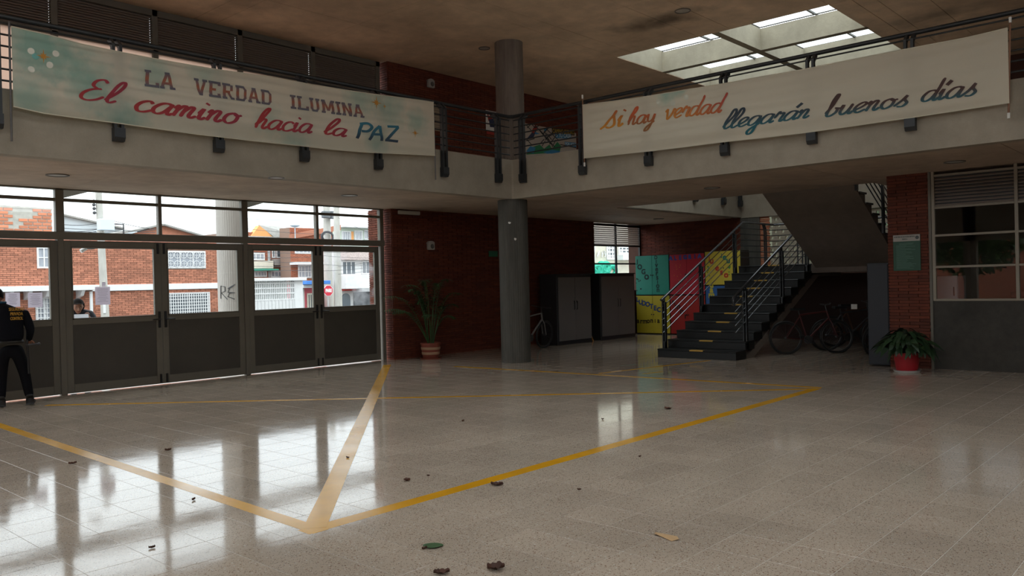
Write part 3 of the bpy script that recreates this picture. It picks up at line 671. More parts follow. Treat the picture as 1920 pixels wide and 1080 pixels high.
# ---------------------------------------------------------------- columns
def column(x, y, z0, z1, r, label, m=M_colm):
    mb = MB(); n = 40; P = []; F = []
    for z in (z0, z1):
        for k in range(n*2): a = PI*k/n; rr = r-(.004 if k % 2 else 0); P.append((x+rr*math.cos(a), y+rr*math.sin(a), z))
    for k in range(2*n): F.append((k, (k+1) % (2*n), 2*n+(k+1) % (2*n), 2*n+k))
    F += [tuple(range(2*n-1, -1, -1)), tuple(range(2*n, 4*n))]; mb.add(P, F)
    return mb.build('round_column', m, label=label, cat='column', origin=(x, y, z0))
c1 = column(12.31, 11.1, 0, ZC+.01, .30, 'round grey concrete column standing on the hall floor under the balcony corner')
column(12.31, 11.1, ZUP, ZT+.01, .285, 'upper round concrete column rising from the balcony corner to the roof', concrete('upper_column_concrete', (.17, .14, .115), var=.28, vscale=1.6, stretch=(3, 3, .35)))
M_pap = mat('white_paper', (.75, .74, .70), .8)
for (px, py, w, h) in ((956, 418, .055, .05), (967, 448, .045, .06)):
    p = onx(px, py, 12.07); a = math.atan2(p.y-11.1, p.x-12.31); rr = .303
    mb = MB(); P = []
    for k in range(3):
        aa = a+(k-1)*w/2/rr
        for z in (p.z-h/2*(.3 if k != 1 else 1), p.z+h/2*(.8 if k != 2 else .5)): P.append((12.31+rr*math.cos(aa), 11.1+rr*math.sin(aa), z))
    mb.add(P, [(0, 2, 3, 1), (2, 4, 5, 3)]); mb.build('paper_scrap', M_pap, c1, label='torn white paper scrap')
column(9.72, 17.6, -.9, 6.6, .32, 'round pale concrete column outdoors with black graffiti scrawl', concrete('outdoor_column', (.40, .37, .34), var=.1, vscale=1.5, stretch=(3, 3, .4)))
# ---------------------------------------------------------------- balcony railings
def railing(name, label, along, X, Y, a0, a1, posts, inward, z_off=0, hand=True):
    """along: 'x' or 'y'; rails at Y (or X); inward: sign of the side the handrail leans to"""
    t = thing(name, label, 'railing', ((a0+a1)/2 if along == 'x' else X, Y if along == 'x' else (a0+a1)/2, 3.56+z_off))
    P = (lambda a, o, z: (a, Y+o*inward, z+z_off)) if along == 'x' else (lambda a, o, z: (X+o*inward, a, z+z_off))
    for k in range(6): MB().tube([P(a0, .0, 4.12+k*.135), P(a1, .0, 4.12+k*.135)], .0125, 8).build('rail', M_steel, t, smooth=True)
    if hand: MB().tube([P(a0, .1, 4.90), P(a1+(.08 if a1 > 10 and a1 < 12.5 else 0), .1, 4.90)]+([(12.09, 10.885, 4.90+z_off)] if 10 < a1 < 12.5 else []), .033, 12).build('handrail', M_steel, t, smooth=True)
    for p in posts:
        mb = MB()
        for s in (-1, 1):
            c = p+s*.045
            mb.bar(P(c, 0, 3.62), P(c, 0, 4.80), .04, .075, up=P(0, 1, 0)) if False else None
            w, d = .038, .06
            prof = [(-d/2, 3.62), (d/2, 3.62), (d/2, 4.76), (.12, 4.855), (.12, 4.885), (.06, 4.885), (-d/2, 4.80)]
            P2 = [P(c-w/2, o, z) for o, z in prof]+[P(c+w/2, o, z) for o, z in prof]; n = len(prof)
            mb.add(P2, [tuple(range(n)), tuple(range(2*n-1, n-1, -1))]+[(i, (i+1) % n, n+(i+1) % n, n+i) for i in range(n)])
        prof = [(-.05, 3.64), (-.05, 3.60), (-.02, 3.55), (.04, 3.55), (.04, 3.72), (-.05, 3.72)]
        P2 = [P(p-.07, o, z) for o, z in prof]+[P(p+.07, o, z) for o, z in prof]; n = len(prof)
        mb.add(P2, [tuple(range(n)), tuple(range(2*n-1, n-1, -1))]+[(i, (i+1) % n, n+(i+1) % n, n+i) for i in range(n)])
        mb.build('post', M_steel, t)
    return t
railing('balcony_railing', 'black steel balcony railing behind the LA VERDAD banner', 'x', 0, 10.82, XL, 11.95, [-2.7, -1.27, .15, 1.62, 3.06, 4.45, 5.83, 7.24, 8.68, 10.19, 11.62], 1)
railing('balcony_railing', 'black steel balcony railing behind the llegarán buenos días banner', 'y', 12.02, 0, YN, 10.76, [10.55, 9.09, 7.67, 6.24, 4.83, 3.46, 2.03, .6, -.8, -2.2, -3.6, -5.0], 1)
railing('balcony_railing', 'black steel railing of the upper floor above the stairwell', 'x', 0, 10.50, OX0, 21.2, [17.2, 18.62, 20.1, 21.05], 1)
# ---------------------------------------------------------------- banners
def interp(tbl, x):
    for (x0, y0), (x1, y1) in zip(tbl, tbl[1:]):
        if x <= x1: return y0+(y1-y0)*(x-x0)/(x1-x0)
    return tbl[-1][1]
def banner(name, label, axis, val, top, bot, m, side, sag):
    """cloth defined by its real top and bottom edge on the plane axis=val; side: direction towards the hall"""
    fn = (lambda x, y: ony(x, y, val)) if axis == 'y' else (lambda x, y: onx(x, y, val))
    idx = 0 if axis == 'y' else 1
    T = sorted((fn(*p)[idx], fn(*p).z) for p in top); B_ = sorted((fn(*p)[idx], fn(*p).z) for p in bot)
    a0, a1 = max(T[0][0], B_[0][0]), min(T[-1][0], B_[-1][0])
    T[0] = (a0-.001, T[0][1])
    def off(a, t):    # drape, metres towards the hall
        e = min(1, (a-a0)/.25, (a1-a)/.25); e = max(0, e)
        return .016+e*(.008*math.sin(a*2.1+t*2)+.009*math.sin(t*19+a*.8+sag)+.006*math.sin(t*34-a*1.3))+.014*math.sin(PI*t)*e
    def W3(a, z, ex=0):
        zt, zb = interp(T, a), interp(B_, a); t = (zt-z)/(zt-zb); o = val+side*(off(a, t)+ex)
        return Vector((a, o, z)) if axis == 'y' else Vector((o, a, z))
    nu, nv = 150, 34; mb = MB(); P = []; F = []
    for i in range(nu+1):
        a = a0+(a1-a0)*i/nu; zt, zb = interp(T, a), interp(B_, a)
        for j in range(nv+1): P.append(W3(a, zt+(zb-zt)*j/nv))
    for i in range(nu):
        for j in range(nv): k = i*(nv+1)+j; F.append((k, k+1, k+nv+2, k+nv+1))
    mb.add(P, F); t = thing(name, label, 'banner', W3((a0+a1)/2, interp(B_, (a0+a1)/2)))
    cl = mb.build('cloth', m, t, smooth=True)
    for p in cl.data.polygons: p.use_smooth = True
    hem = MB()
    hem.tube([W3(a0+(a1-a0)*i/60, interp(T, a0+(a1-a0)*i/60), .001) for i in range(61)], .007, 6)
    hem.tube([W3(a0+(a1-a0)*i/60, interp(B_, a0+(a1-a0)*i/60), .001) for i in range(61)], .007, 6); hem.build('hem', MATS['hem_cloth'], t, smooth=True)
    return t, W3, fn, idx
mat('hem_cloth', (.62, .57, .45), .9)
cream = (.83, .78, .64); teal = (.22, .50, .42)
LT = [(20, 50), (60, 60), (100, 69), (150, 83), (220, 97), (267, 106), (330, 117), (400, 129), (510, 145), (583, 159), (640, 168), (700, 177), (760, 185), (812, 192)]
LB = [(20, 199), (50, 206), (83, 213), (150, 222), (213, 230), (290, 241), (367, 252), (480, 265), (560, 273), (620, 280), (687, 286), (750, 289), (816, 292)]
YBN = 10.785
def bw(x, z): return (x, YBN, z)
ML = cloth_mat('left_banner_cloth', cream, .5, None, [((*bw(3.5, 4.6),), .42, teal, .75), ((*bw(4.1, 4.2),), .3, teal, .6), ((*bw(3.4, 3.95),), .3, teal, .55), ((*bw(4.5, 3.75),), .35, teal, .6), ((*bw(4.9, 4.5),), .25, teal, .5), ((*bw(5.6, 4.62),), .25, teal, .4), ((*bw(7.0, 3.75),), .3, teal, .4),
    ((*bw(8.3, 4.72),), .35, teal, .5), ((*bw(8.9, 4.6),), .35, teal, .5), ((*bw(8.6, 4.0),), .25, teal, .45), ((*bw(9.5, 4.45),), .25, teal, .5), ((*bw(6.6, 4.1),), .25, teal, .35), ((*bw(3.9, 4.45),), .35, teal, .45)])
b1, W3L, fnL, _ = banner('banner', 'long cream cloth banner reading LA VERDAD ILUMINA El camino hacia la PAZ', 'y', YBN, LT, LB, ML, -1, 0)
RT = [(1093, 197), (1150, 190), (1207, 182), (1280, 170), (1357, 157), (1430, 143), (1507, 130), (1560, 120), (1620, 108), (1687, 95), (1750, 83), (1813, 71), (1893, 52)]
RB = [(1095, 297), (1150, 291), (1224, 283), (1290, 275), (1353, 267), (1430, 259), (1510, 249), (1600, 236), (1713, 220), (1800, 207), (1893, 193)]
XBN = 11.978
MR = cloth_mat('right_banner_cloth', (.76, .69, .55), .34, None, [((XBN, 7.25, 4.72), .2, teal, .6), ((XBN, 7.0, 4.75), .16, teal, .6), ((XBN, 6.25, 4.85), .12, (.75, .35, .2), .35)])
b2, W3R, fnR, _ = banner('banner', 'long cream cloth banner reading si hay verdad llegarán buenos días', 'x', XBN, RT, RB, MR, -1, 1.3)
EX = .008
def caps(b_, W3, fn, idx, s, P0, P1, htop, col, slant=0, spread=0, name='lettering'):
    """upper-case word between two baseline points; htop: image heights of the cap line left and right"""
    A, B_ = fn(*P0), fn(*P1); A2, B2 = fn(P0[0], P0[1]-htop[0]), fn(P1[0], P1[1]-htop[1]); n = len(s)
    P, F, tw, th = text_polys(s)
    Q = []; FF = []
    for dx, dz in ((0, 0), (.012, 0), (0, .012), (.012, .012), (-.010, 0)):
        k = len(Q)
        for u, v in P:
            a = A[idx]+(B_[idx]-A[idx])*u; zb = A.z+(B_.z-A.z)*u; h = (A2.z-A.z)+((B2.z-B_.z)-(A2.z-A.z))*u
            a += slant*v*h*(1 if idx == 0 else -1)
            Q.append((u, v, W3(a+dx, zb+v*h+dz, EX+len(Q)*0)))
        FF += [tuple(i+k for i in f) for f in F]
    # serif slabs at every letter foot and head give the stencil look
    return lettering(name, Q, FF, col, b_)
rust, slate = (.33, .10, .05), (.11, .11, .135)
colA = lambda u, v: mixc(rust, slate, min(1, abs(v-.5)*2.4))
def slab_word(s, P0, P1, ht, centers_w=1):
    """slab stencil capitals drawn as strokes"""
    A, B_ = fnL(*P0), fnL(*P1); A2, B2 = fnL(P0[0], P0[1]-ht[0]), fnL(P1[0], P1[1]-ht[1]); n = len(s)
    adv = {'I': .55, 'M': 1.2, ' ': .6}; tot = sum(adv.get(c, 1.0) for c in s); x = 0; Q = []; F = []
    G = {'L': [('s', .22, 0, .22, 1), ('h', .05, .9, 0), ('b', 0, .35, 1), ('h', .05, .45, 1), ('s', .86, 0, .86, .3)],
         'A': [('d', .12, 0, .45, 1), ('d', .8, 0, .5, 1), ('h', .25, .68, .35), ('h', 0, .3, 0), ('h', .62, .98, 0), ('h', .3, .62, .97)],
         'V': [('d', .15, 1, .46, 0), ('d', .78, 1, .5, 0), ('h', 0, .34, 1), ('h', .6, .95, 1)],
         'E': [('s', .22, 0, .22, 1), ('h', .05, .85, 0), ('h', .05, .85, 1), ('h', .22, .6, .5), ('s', .82, 0, .82, .28), ('s', .82, .75, .82, 1)],
         'R': [('s', .22, 0, .22, 1), ('h', .05, .4, 0), ('h', .05, .65, 1), ('h', .3, .65, .48), ('d', .74, .56, .74, .92), ('d', .52, .48, .78, 0), ('h', .65, .95, 0)],
         'D': [('s', .22, 0, .22, 1), ('h', .05, .6, 0), ('h', .05, .6, 1), ('d', .58, 1, .8, .75), ('d', .8, .8, .8, .2), ('d', .8, .25, .58, 0)],
         'I': [('s', .27, 0, .27, 1), ('h', .05, .5, 0), ('h', .05, .5, 1)],
         'U': [('s', .22, .2, .22, 1), ('h', .05, .4, 1), ('s', .72, .2, .72, 1), ('h', .56, .9, 1), ('d', .22, .25, .36, 0), ('d', .72, .25, .58, 0), ('h', .34, .6, 0)],
         'M': [('s', .2, 0, .2, 1), ('s', .98, 0, .98, 1), ('d', .24, 1, .58, .2), ('d', .94, 1, .6, .2), ('h', .03, .36, 0), ('h', .82, 1.15, 0), ('h', .03, .25, 1), ('h', .92, 1.15, 1)],
         'N': [('s', .2, 0, .2, 1), ('s', .76, 0, .76, 1), ('d', .22, 1, .74, 0), ('h', .03, .36, 0), ('h', .6, .93, 1), ('h', .03, .25, 1)]}
    def q(x0, y0, x1, y1, x2, y2, x3, y3):
        k = len(Q); n_ = 6
        for i in range(n_+1):
            t_ = i/n_
            for (xa_, ya_), (xb_, yb_) in (((x0, y0), (x3, y3)), ((x1, y1), (x2, y2))):
                a, v = xa_+(xb_-xa_)*t_, ya_+(yb_-ya_)*t_
                u = a/tot; aa = A[0]+(B_[0]-A[0])*u; zb = A.z+(B_.z-A.z)*u; h = (A2.z-A.z)+((B2.z-B_.z)-(A2.z-A.z))*u
                Q.append((u, v, W3L(aa, zb+v*h, EX)))
        for i in range(n_): j = k+2*i; F.append((j, j+1, j+3, j+2))
    for c in s:
        for g_ in G.get(c, []):
            if g_[0] == 's': q(x+g_[1]-.11, g_[2], x+g_[1]+.11, g_[2], x+g_[3]+.11, g_[4], x+g_[3]-.11, g_[4])
            elif g_[0] == 'd': q(x+g_[1]-.10, g_[2], x+g_[1]+.10, g_[2], x+g_[3]+.10, g_[4], x+g_[3]-.10, g_[4])
            elif g_[0] == 'h':
                v0, v1 = (0, .15) if g_[3] == 0 else ((.85, 1) if g_[3] >= .97 else (g_[3]-.07, g_[3]+.07)); q(x+g_[1], v0, x+g_[2], v0, x+g_[2], v1, x+g_[1], v1)
        x += adv.get(c, 1.0)
    lettering('lettering', Q, F, colA, b1)
slab_word('LA', (268, 162), (328, 170), (31, 31))
slab_word('VERDAD', (362, 178), (509, 199), (31, 27))
slab_word('ILUMINA', (541, 204), (681, 222), (26, 24))
def cursive(b_, W3, fn, idx, s, P0, P1, xh, col, pen=.24, slant=.38):
    A, B_ = fn(*P0), fn(*P1); A2, B2 = fn(P0[0], P0[1]-xh[0]), fn(P1[0], P1[1]-xh[1])
    hA, hB = A2.z-A.z, B2.z-B_.z
    def fm(u, v):
        u2 = max(-.4, min(1.5, u)); return W3(A[idx]+(B_[idx]-A[idx])*u2, A.z+(B_.z-A.z)*u2+v*(hA+(hB-hA)*u2), EX)
    script_word('lettering', s, fm, col, b_, slant, pen)
red = lambda u, v: mixc((.36, .035, .035), (.30, .03, .05), u)
cursive(b1, W3L, fnL, 0, 'El', (145, 186), (213, 194), (19, 19), red, .23)
cursive(b1, W3L, fnL, 0, 'camino', (246, 207), (441, 234), (21, 20), red, .23)
cursive(b1, W3L, fnL, 0, 'hacia', (473, 240), (580, 250), (18, 17), red, .23)
cursive(b1, W3L, fnL, 0, 'la', (603, 251), (644, 257), (15, 15), red, .23)
def paz(ch, x0, x1, yb0, yb1, ht):
    S = {'P': [[(0, 0), (.35, 1)], [(.2, .95), (.7, 1.02), (.95, .8), (.7, .52), (.3, .5)]], 'A': [[(0, 0), (.35, .6), (.75, 1)], [(.75, 1), (.85, 0)], [(.3, .4), (.85, .42)]],
         'Z': [[(.2, .95), (1, 1)], [(.95, .97), (.1, .05)], [(0, .03), (.9, 0)]]}[ch]
    A, B_ = fnL(x0, yb0), fnL(x1, yb1); h = fnL(x0, yb0-ht).z-A.z; Q = []; F = []
    for sk in S:
        qq = crom(sk, 5) if len(sk) > 2 else [(sk[0][0]+(sk[1][0]-sk[0][0])*k_/6, sk[0][1]+(sk[1][1]-sk[0][1])*k_/6) for k_ in range(7)]; n0 = len(Q)
        for i, (a, b_) in enumerate(qq):
            a1, b1_ = qq[min(i+1, len(qq)-1)]; a0, b0 = qq[max(i-1, 0)]; dx, dy = a1-a0, b1_-b0; L = math.hypot(dx, dy) or 1; w = .10
            for sg in (1, -1):
                aa, vv = a-sg*dy/L*w, b_+sg*dx/L*w*.8; Q.append((aa, vv, W3L(A.x+(B_.x-A.x)*aa, A.z+(B_.z-A.z)*aa+vv*h, EX)))
        F += [(n0+2*i, n0+2*i+1, n0+2*i+3, n0+2*i+2) for i in range(len(qq)-1)]
    lettering('lettering', Q, F, lambda u, v: mixc((.03, .05, .08), (.03, .16, .22), v), b1)
paz('P', 667, 697, 260, 262, 29); paz('A', 690, 717, 263, 265, 28); paz('Z', 719, 746, 264, 266, 28)
def star(b_, W3, fn, idx, px, py, r):
    c = fn(px, py); R_ = abs(fn(px, py-r).z-c.z); P = [(0, 0, W3(c[idx], c.z, EX+.001))]; n = 16
    for k in range(n):
        a = 2*PI*k/n; rr = R_*(1 if k % 4 == 0 else (.55 if k % 2 == 0 else .26)); P.append((0, 0, W3(c[idx]+rr*math.cos(a), c.z+rr*math.sin(a), EX+.001)))
    lettering('painted_star', P, [(0, 1+k, 1+(k+1) % n) for k in range(n)], lambda u, v: (.52, .24, .04), b_, label='ochre painted star')
for px, py, r in ((79, 107, 14), (704, 193, 13), (775, 250, 9), (719, 200, 5)): star(b1, W3L, fnL, 0, px, py, r)
def dot(b_, W3, fn, idx, px, py, r, col):
    c = fn(px, py); R_ = abs(fn(px, py-r).z-c.z); P = [(0, 0, W3(c[idx], c.z, EX-.001))]+[(0, 0, W3(c[idx]+R_*math.cos(2*PI*k/12), c.z+R_*math.sin(2*PI*k/12), EX-.001)) for k in range(12)]
    lettering('painted_dot', P, [(0, 1+k, 1+(k+1) % 12) for k in range(12)], lambda u, v: col, b_)
for px, py in ((56, 97), (102, 102), (57, 131), (91, 123)): dot(b1, W3L, fnL, 0, px, py, 6, (.72, .70, .60))
dot(b1, W3L, fnL, 0, 64, 107, 6, (.16, .40, .36))
for px, py in ((1236, 191), (1263, 194), (1289, 183)): dot(b2, W3R, fnR, 1, px, py, 5, (.66, .66, .55))
org = (.60, .22, .03); drk = (.36, .05, .03); nvy = (.035, .05, .065); tl = (.02, .13, .16)
cursive(b2, W3R, fnR, 1, 'Si', (1134, 241), (1168, 236), (19, 19), lambda u, v: mixc((.62, .26, .03), drk, v*.45), .23)
cursive(b2, W3R, fnR, 1, 'hay', (1177, 235), (1228, 229), (15, 15), lambda u, v: mixc((.30, .12, .04), (.55, .10, .03), v*.6+.1), .23)
cursive(b2, W3R, fnR, 1, 'verdad', (1247, 224), (1354, 211), (17, 17), lambda u, v: mixc((.56, .22, .04), (.40, .06, .04), u*.8+v*.2-.1), .23)
cursive(b2, W3R, fnR, 1, 'llegarán', (1356, 243), (1517, 221), (16, 16), lambda u, v: mixc(tl, nvy, v*.7+.3), .23)
cursive(b2, W3R, fnR, 1, 'buenos', (1546, 220), (1700, 199), (18, 17), lambda u, v: mixc(tl, (.07, .035, .03), v+.25), .23)
cursive(b2, W3R, fnR, 1, 'días', (1726, 192), (1828, 179), (18, 19), lambda u, v: mixc(tl, (.07, .035, .03), v+.25), .23)
# banner poles
M_wood = mat('pole_wood', (.20, .09, .045), .6); M_tip = mat('pole_tip', (.7, .68, .62), .5); M_gpole = mat('pole_grey', (.10, .09, .085), .5)
def pole(b_, p0, p1, m, tips=True, r=.012):
    p0, p1 = Vector(p0), Vector(p1); d = (p1-p0).normalized()
    o = MB().tube([p0, p1], r, 10).build('banner_pole', m, b_, smooth=True)
    if tips:
        for a, s in ((p0, -1), (p1, 1)): MB().tube([a-d*s*.07, a], r*1.35, 10).build('tip', M_tip, o, smooth=True)
pole(b1, fnL(17, 40)+Vector((0, -.0, 0)), fnL(22, 265)+Vector((0, -.0, 0)), M_gpole, False)
pole(b1, fnL(812, 188), fnL(817, 337), M_gpole, False)
pole(b2, fnR(1092, 178), fnR(1096, 312), M_wood, True, .013)
pole(b2, fnR(1894, 32), fnR(1891, 222), M_wood, True, .013)
# ---------------------------------------------------------------- staircase
RI, TR = .17, .363; SX = 14.55; SY0, SY1 = 7.38, 9.15
M_step = mat('black_terrazzo_step', (.013, .013, .012), .4, var=.2, vscale=20, spec=.3)
M_under = concrete('stair_concrete', (.20, .16, .13), var=.15)
M_ymark = mat('worn_yellow_paint', (.55, .33, .06), .6)
st = thing('staircase', 'dark staircase with steel railings rising to a landing beside the painted cupboards', 'stairs', (SX, 8.2, 0))
for i in range(11):
    x0 = SX+i*TR; z = (i+1)*RI; x1 = x0+TR+.03 if i < 10 else 20.1
    ws = .11 if i == 0 else 0
    s_ = MB().bbox(x0-(.04 if i == 0 else 0), SY0+.02, z-RI, x1, SY1-ws*.0, z-.03, .003).bbox(x0-.02-(.04 if i == 0 else 0), SY0, z-.03, x1, SY1, z, .008).build('step', M_step, st)
    MB().box(x0-.021-(.04 if i == 0 else 0), 8.10, z-.024, x0+.05, 8.40, z+.0008).build('yellow_mark', M_ymark, s_)
MB().prism([(SX+.42, 0), (SX+.8, 0), (18.7, 1.58), (20.1, 1.58), (20.1, 1.68), (18.4, 1.62)], SY0+.06, SY1-.06, 'y').build('stringer', M_under, st)
# landing towards the second flight
UY0, UY1 = 5.48, 7.30; UX, UR, UT = 18.35, .185, .357
MB().bbox(18.2, UY0, 1.66, 20.1, SY0+.05, 1.87, .004).build('landing', M_under, st)
prof = [(18.4, 1.66), (18.4, 1.87)]
for i in range(11):
    x = UX-i*UT; z = 1.87+i*UR; prof += [(x, z), (x, z+UR)]
x_end = UX-11*UT
prof += [(x_end, 1.87+11*UR), (x_end, 3.45), (15.55, 3.30)]
MB().prism(prof, UY0+.03, UY1, 'y').build('upper_flight', M_under, st)
M_tread2 = mat('stair_tread_brown', (.05, .042, .04), .5)
for i in range(11):
    x = UX-i*UT; z = 1.87+(i+1)*UR
    MB().bbox(x-UT-.01, UY0, z-.035, x+.02, UY1+.01, z+.002, .006).build('tread', M_tread2, st)
# stair railings
M_chr = mat('polished_steel_rail', (.30, .31, .32), .22, metal=1)
M_hrail = mat('worn_black_handrail', (.10, .10, .105), .22, metal=.6)
def stair_rail(label, y, p0, p1, posts, bar_n=5, extra=None, hook=False, dn=.95):
    t = thing('stair_railing', label, 'railing', (p0[0], y, p0[1]-dn))
    sl_ = (p1[1]-p0[1])/(p1[0]-p0[0]); L = [(p0[0], y, p0[1]), (p1[0], y, p1[1])]
    if extra: L += extra
    if hook: L = [(p0[0]-.02, y, p0[1]-.16), (p0[0]-.05, y, p0[1]-.08)]+L
    MB().tube(L, .027, 12).build('handrail', M_hrail, t, smooth=True)
    for k in range(bar_n):
        d = .15+.135*k
        MB().tube([(p0[0]+.02, y, p0[1]-d), (p1[0]-.05, y, p0[1]-d+sl_*(p1[0]-p0[0]-.07))], .0095, 8).build('rail', M_chr, t, smooth=True)
    for x, zb in posts:
        zt = p0[1]+sl_*(x-p0[0])-.03; m_ = MB()
        for s in (-1, 1): m_.bbox(x-.035, y+s*.028-.013, zb, x+.035, y+s*.028+.013, zt-.06, .003)
        m_.bbox(x-.035, y-.041, zb, x+.035, y+.041, zb+.14, .003); m_.bar((x, y, zt-.1), (x+.01, y, zt+.01), .03)
        m_.bar((x-.02, y, zt-.06), (x-.12, y, zt-.01), .05, .02); m_.build('post', M_steel, t)
    return t
lr = stair_rail('left stair railing of steel bars, in front of the painted cupboards', 9.10, (14.62, 1.17), (18.26, 2.88), [(14.72, .17), (16.28, .85), (17.9, 1.7)], 5,
           [(18.36, 9.10, 2.92), (19.75, 9.10, 2.92), (19.93, 9.06, 2.92), (20.0, 8.92, 2.92), (20.0, 5.6, 2.92)])
for k in range(6): MB().tube([(18.2, 9.10, 2.78-k*.14), (19.85, 9.10, 2.78-k*.14), (20.0, 8.95, 2.78-k*.14), (20.0, 5.6, 2.78-k*.14)], .011, 8).build('landing_rail', M_steel, lr, smooth=True)
for p in ((19.55, 9.10), (20.0, 8.4), (20.0, 7.0)):
    m_ = MB()
    for s in (-1, 1):
        if p[1] > 9: m_.tube([(p[0]+s*.05, p[1], 1.87), (p[0]+s*.05, p[1], 2.72), (p[0]+s*.05-.02, p[1]+.0, 2.82), (p[0]+s*.05-.08, p[1], 2.9)], .02, 8)
        else: m_.tube([(p[0], p[1]+s*.06, 1.87), (p[0], p[1]+s*.06, 2.7), (p[0], p[1]+s*.06+.03, 2.82), (p[0], p[1]+s*.06+.1, 2.9)], .018, 8)
    m_.build('post', M_steel, lr, smooth=True)
stair_rail('right stair railing of steel bars with hooked handrail end, beside the parked bicycles', 7.43, (14.55, 1.22), (18.1, 2.87), [(15.0, .17), (16.72, 1.02), (18.05, 1.70)], 5, None, True)
ur = thing('stair_railing', 'black railing of the upper stair flight, seen left of the brick pillar', 'railing', (17, 5.5, 2.6))
MB().tube([(18.4, 5.5, 2.95), (14.8, 5.5, 4.82)], .028, 10).build('handrail', M_steel, ur, smooth=True)
for k in range(5): MB().tube([(18.3, 5.5, 2.83-k*.14), (14.8, 5.5, 4.65-k*.14)], .012, 8).build('rail', M_steel, ur, smooth=True)
for x in (17.05, 15.6): MB().bbox(x-.045, 5.43, 1.85+(18.35-x)*.52-.12, x+.045, 5.475, 2.95+(18.4-x)*.52-.03, .004).build('post', M_steel, ur)
# wall closing the landing underside
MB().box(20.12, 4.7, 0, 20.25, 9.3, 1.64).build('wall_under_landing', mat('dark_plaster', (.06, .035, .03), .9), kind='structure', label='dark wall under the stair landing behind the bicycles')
# ---------------------------------------------------------------- recessed lights
M_lens = mat('lamp_lens', (.42, .40, .36), .4); M_ring = mat('lamp_ring', (.16, .14, .12), .5)
def downlight(px, py, z, r, label):
    c = onz(px, py, z); t = thing('recessed_light', label, 'light', (c.x, c.y, z-.01), 'recessed ceiling lights')
    MB().lathe([(r*.86, -.001), (r*.86, -.012), (r, -.014), (r, 0)], (c.x, c.y, z), 28, False).build('ring', M_ring, t, smooth=True)
    MB().lathe([(r*.86, -.004), (r*.5, -.010), (.001, -.012)], (c.x, c.y, z), 28, False).build('lens', M_lens, t, smooth=True)
downlight(108, 328, ZC, .15, 'round recessed light at the far left of the balcony soffit')
downlight(655, 366, ZC, .15, 'round recessed light in the soffit above the smeared glass door')
downlight(518, 333, ZC, .12, 'round recessed light near the fascia edge under the left banner')
downlight(1335, 352, ZC, .15, 'round recessed light in the soffit before the stair opening')
downlight(1790, 303, ZC, .15, 'round recessed light above the right-hand office window')
downlight(1235, 410, ZC, .15, 'small round recessed light near the painted cupboards')
downlight(1280, 20, ZT, .145, 'round pale cover on the high ceiling beside the skylight')
downlight(908, 90, ZT, .12, 'small round light on the high ceiling left of the upper column')
# bulkhead lamps on the brick wall
M_bulk = mat('lamp_housing', (.42, .40, .36), .5)
def bulkhead(px, py, label):
    c = ony(px, py, YB-.06); t = thing('wall_lamp', label, 'lamp', (c.x, YB, c.z-.08))
    MB().bbox(c.x-.10, YB-.09, c.z-.09, c.x+.10, YB-.021, c.z+.05, .012).lathe([(.001, 0)], (0, 0, 0), 3, False).build('housing', M_bulk, t)
    mb = MB(); n = 10; P = [(c.x-.10+.2*k/n, z) for k in range(n+1) for z in (0,)]
    mb.prism([(c.x-.1, c.z+.05)]+[(c.x-.1*math.cos(PI*k/8), c.z+.05+.06*math.sin(PI*k/8)) for k in range(1, 8)]+[(c.x+.1, c.z+.05)], YB-.085, YB-.01, 'y'); mb.build('hood', M_bulk, t)
    MB().ball((c.x+.02, YB-.09, c.z-.01), .055, (1, .5, 1)).build('lens', mat('dull_lens', (.12, .12, .11), .3), t, smooth=True)
bulkhead(808, 157, 'small square lamp on the upper brick wall'); bulkhead(808, 461, 'small square lamp on the lower brick wall above the palm')
c = ony(925, 476, YB-.03); t = thing('exit_sign', 'small green sign on the brick wall left of the column', 'sign', (c.x, YB, c.z-.06))
MB().bbox(c.x-.16, YB-.03, c.z-.07, c.x+.16, YB-.021, c.z+.07).build('board', mat('sign_green', (.02, .14, .07), .5), t)
MB().bbox(11.55, 13.72, ZC-.11, 12.15, 13.79, ZC-.03, .01).build('pale_ledge_box', mat('pale_box', (.5, .48, .42), .6), label='pale strip box tucked under the soffit at the brick pier', cat='fitting')
# ---------------------------------------------------------------- upper floor pictures
c = ony(823, 220, YB-.02); t = thing('notice_board', 'pale paper board on the upper brick wall behind the railing', 'board', (c.x, YB, c.z-.3))
MB().bbox(c.x-.35, YB-.03, c.z-.32, c.x+.22, YB-.021, c.z+.30, .004).build('board', mat('board_paper', (.42, .34, .24), .8), t)
s = MB()
for k in range(9): s.box(c.x-.30+.05*(k % 3), YB-.032, c.z-.25+k*.055, c.x+.12-.04*(k % 2), YB-.0305, c.z-.238+k*.055)
s.build('print', mat('grey_print', (.22, .18, .15), .8), t)
c = ony(918, 226, YB-.02); t = thing('poster', 'small white and red poster left of the upper column', 'poster', (c.x, YB, c.z-.25))
MB().bbox(c.x-.14, YB-.027, c.z-.26, c.x+.45, YB-.021, c.z+.24, .002).build('sheet', M_pap, t)
M_red = mat('print_red', (.35, .03, .02), .7); M_navy = mat('print_navy', (.03, .04, .09), .7); M_grn = mat('print_green', (.03, .22, .09), .7); M_blu = mat('print_blue', (.04, .22, .42), .7); M_ink = mat('print_black', (.02, .02, .02), .7)
MB().prism([(c.x-.1, c.z+.2), (c.x-.02, c.z+.1), (c.x+.06, c.z+.2), (c.x+.1, c.z+.02), (c.x-.05, c.z-.02)], YB-.030, YB-.0275).build('print', M_red, t)
MB().prism([(c.x-.04, c.z+.02), (c.x+.12, c.z+.06), (c.x+.2, c.z-.15), (c.x, c.z-.16)], YB-.034, YB-.0305).build('print', M_navy, t)
MB().box(c.x-.12, YB-.027, c.z-.34, c.x+.3, YB-.021, c.z-.27).build('print', M_red, t)
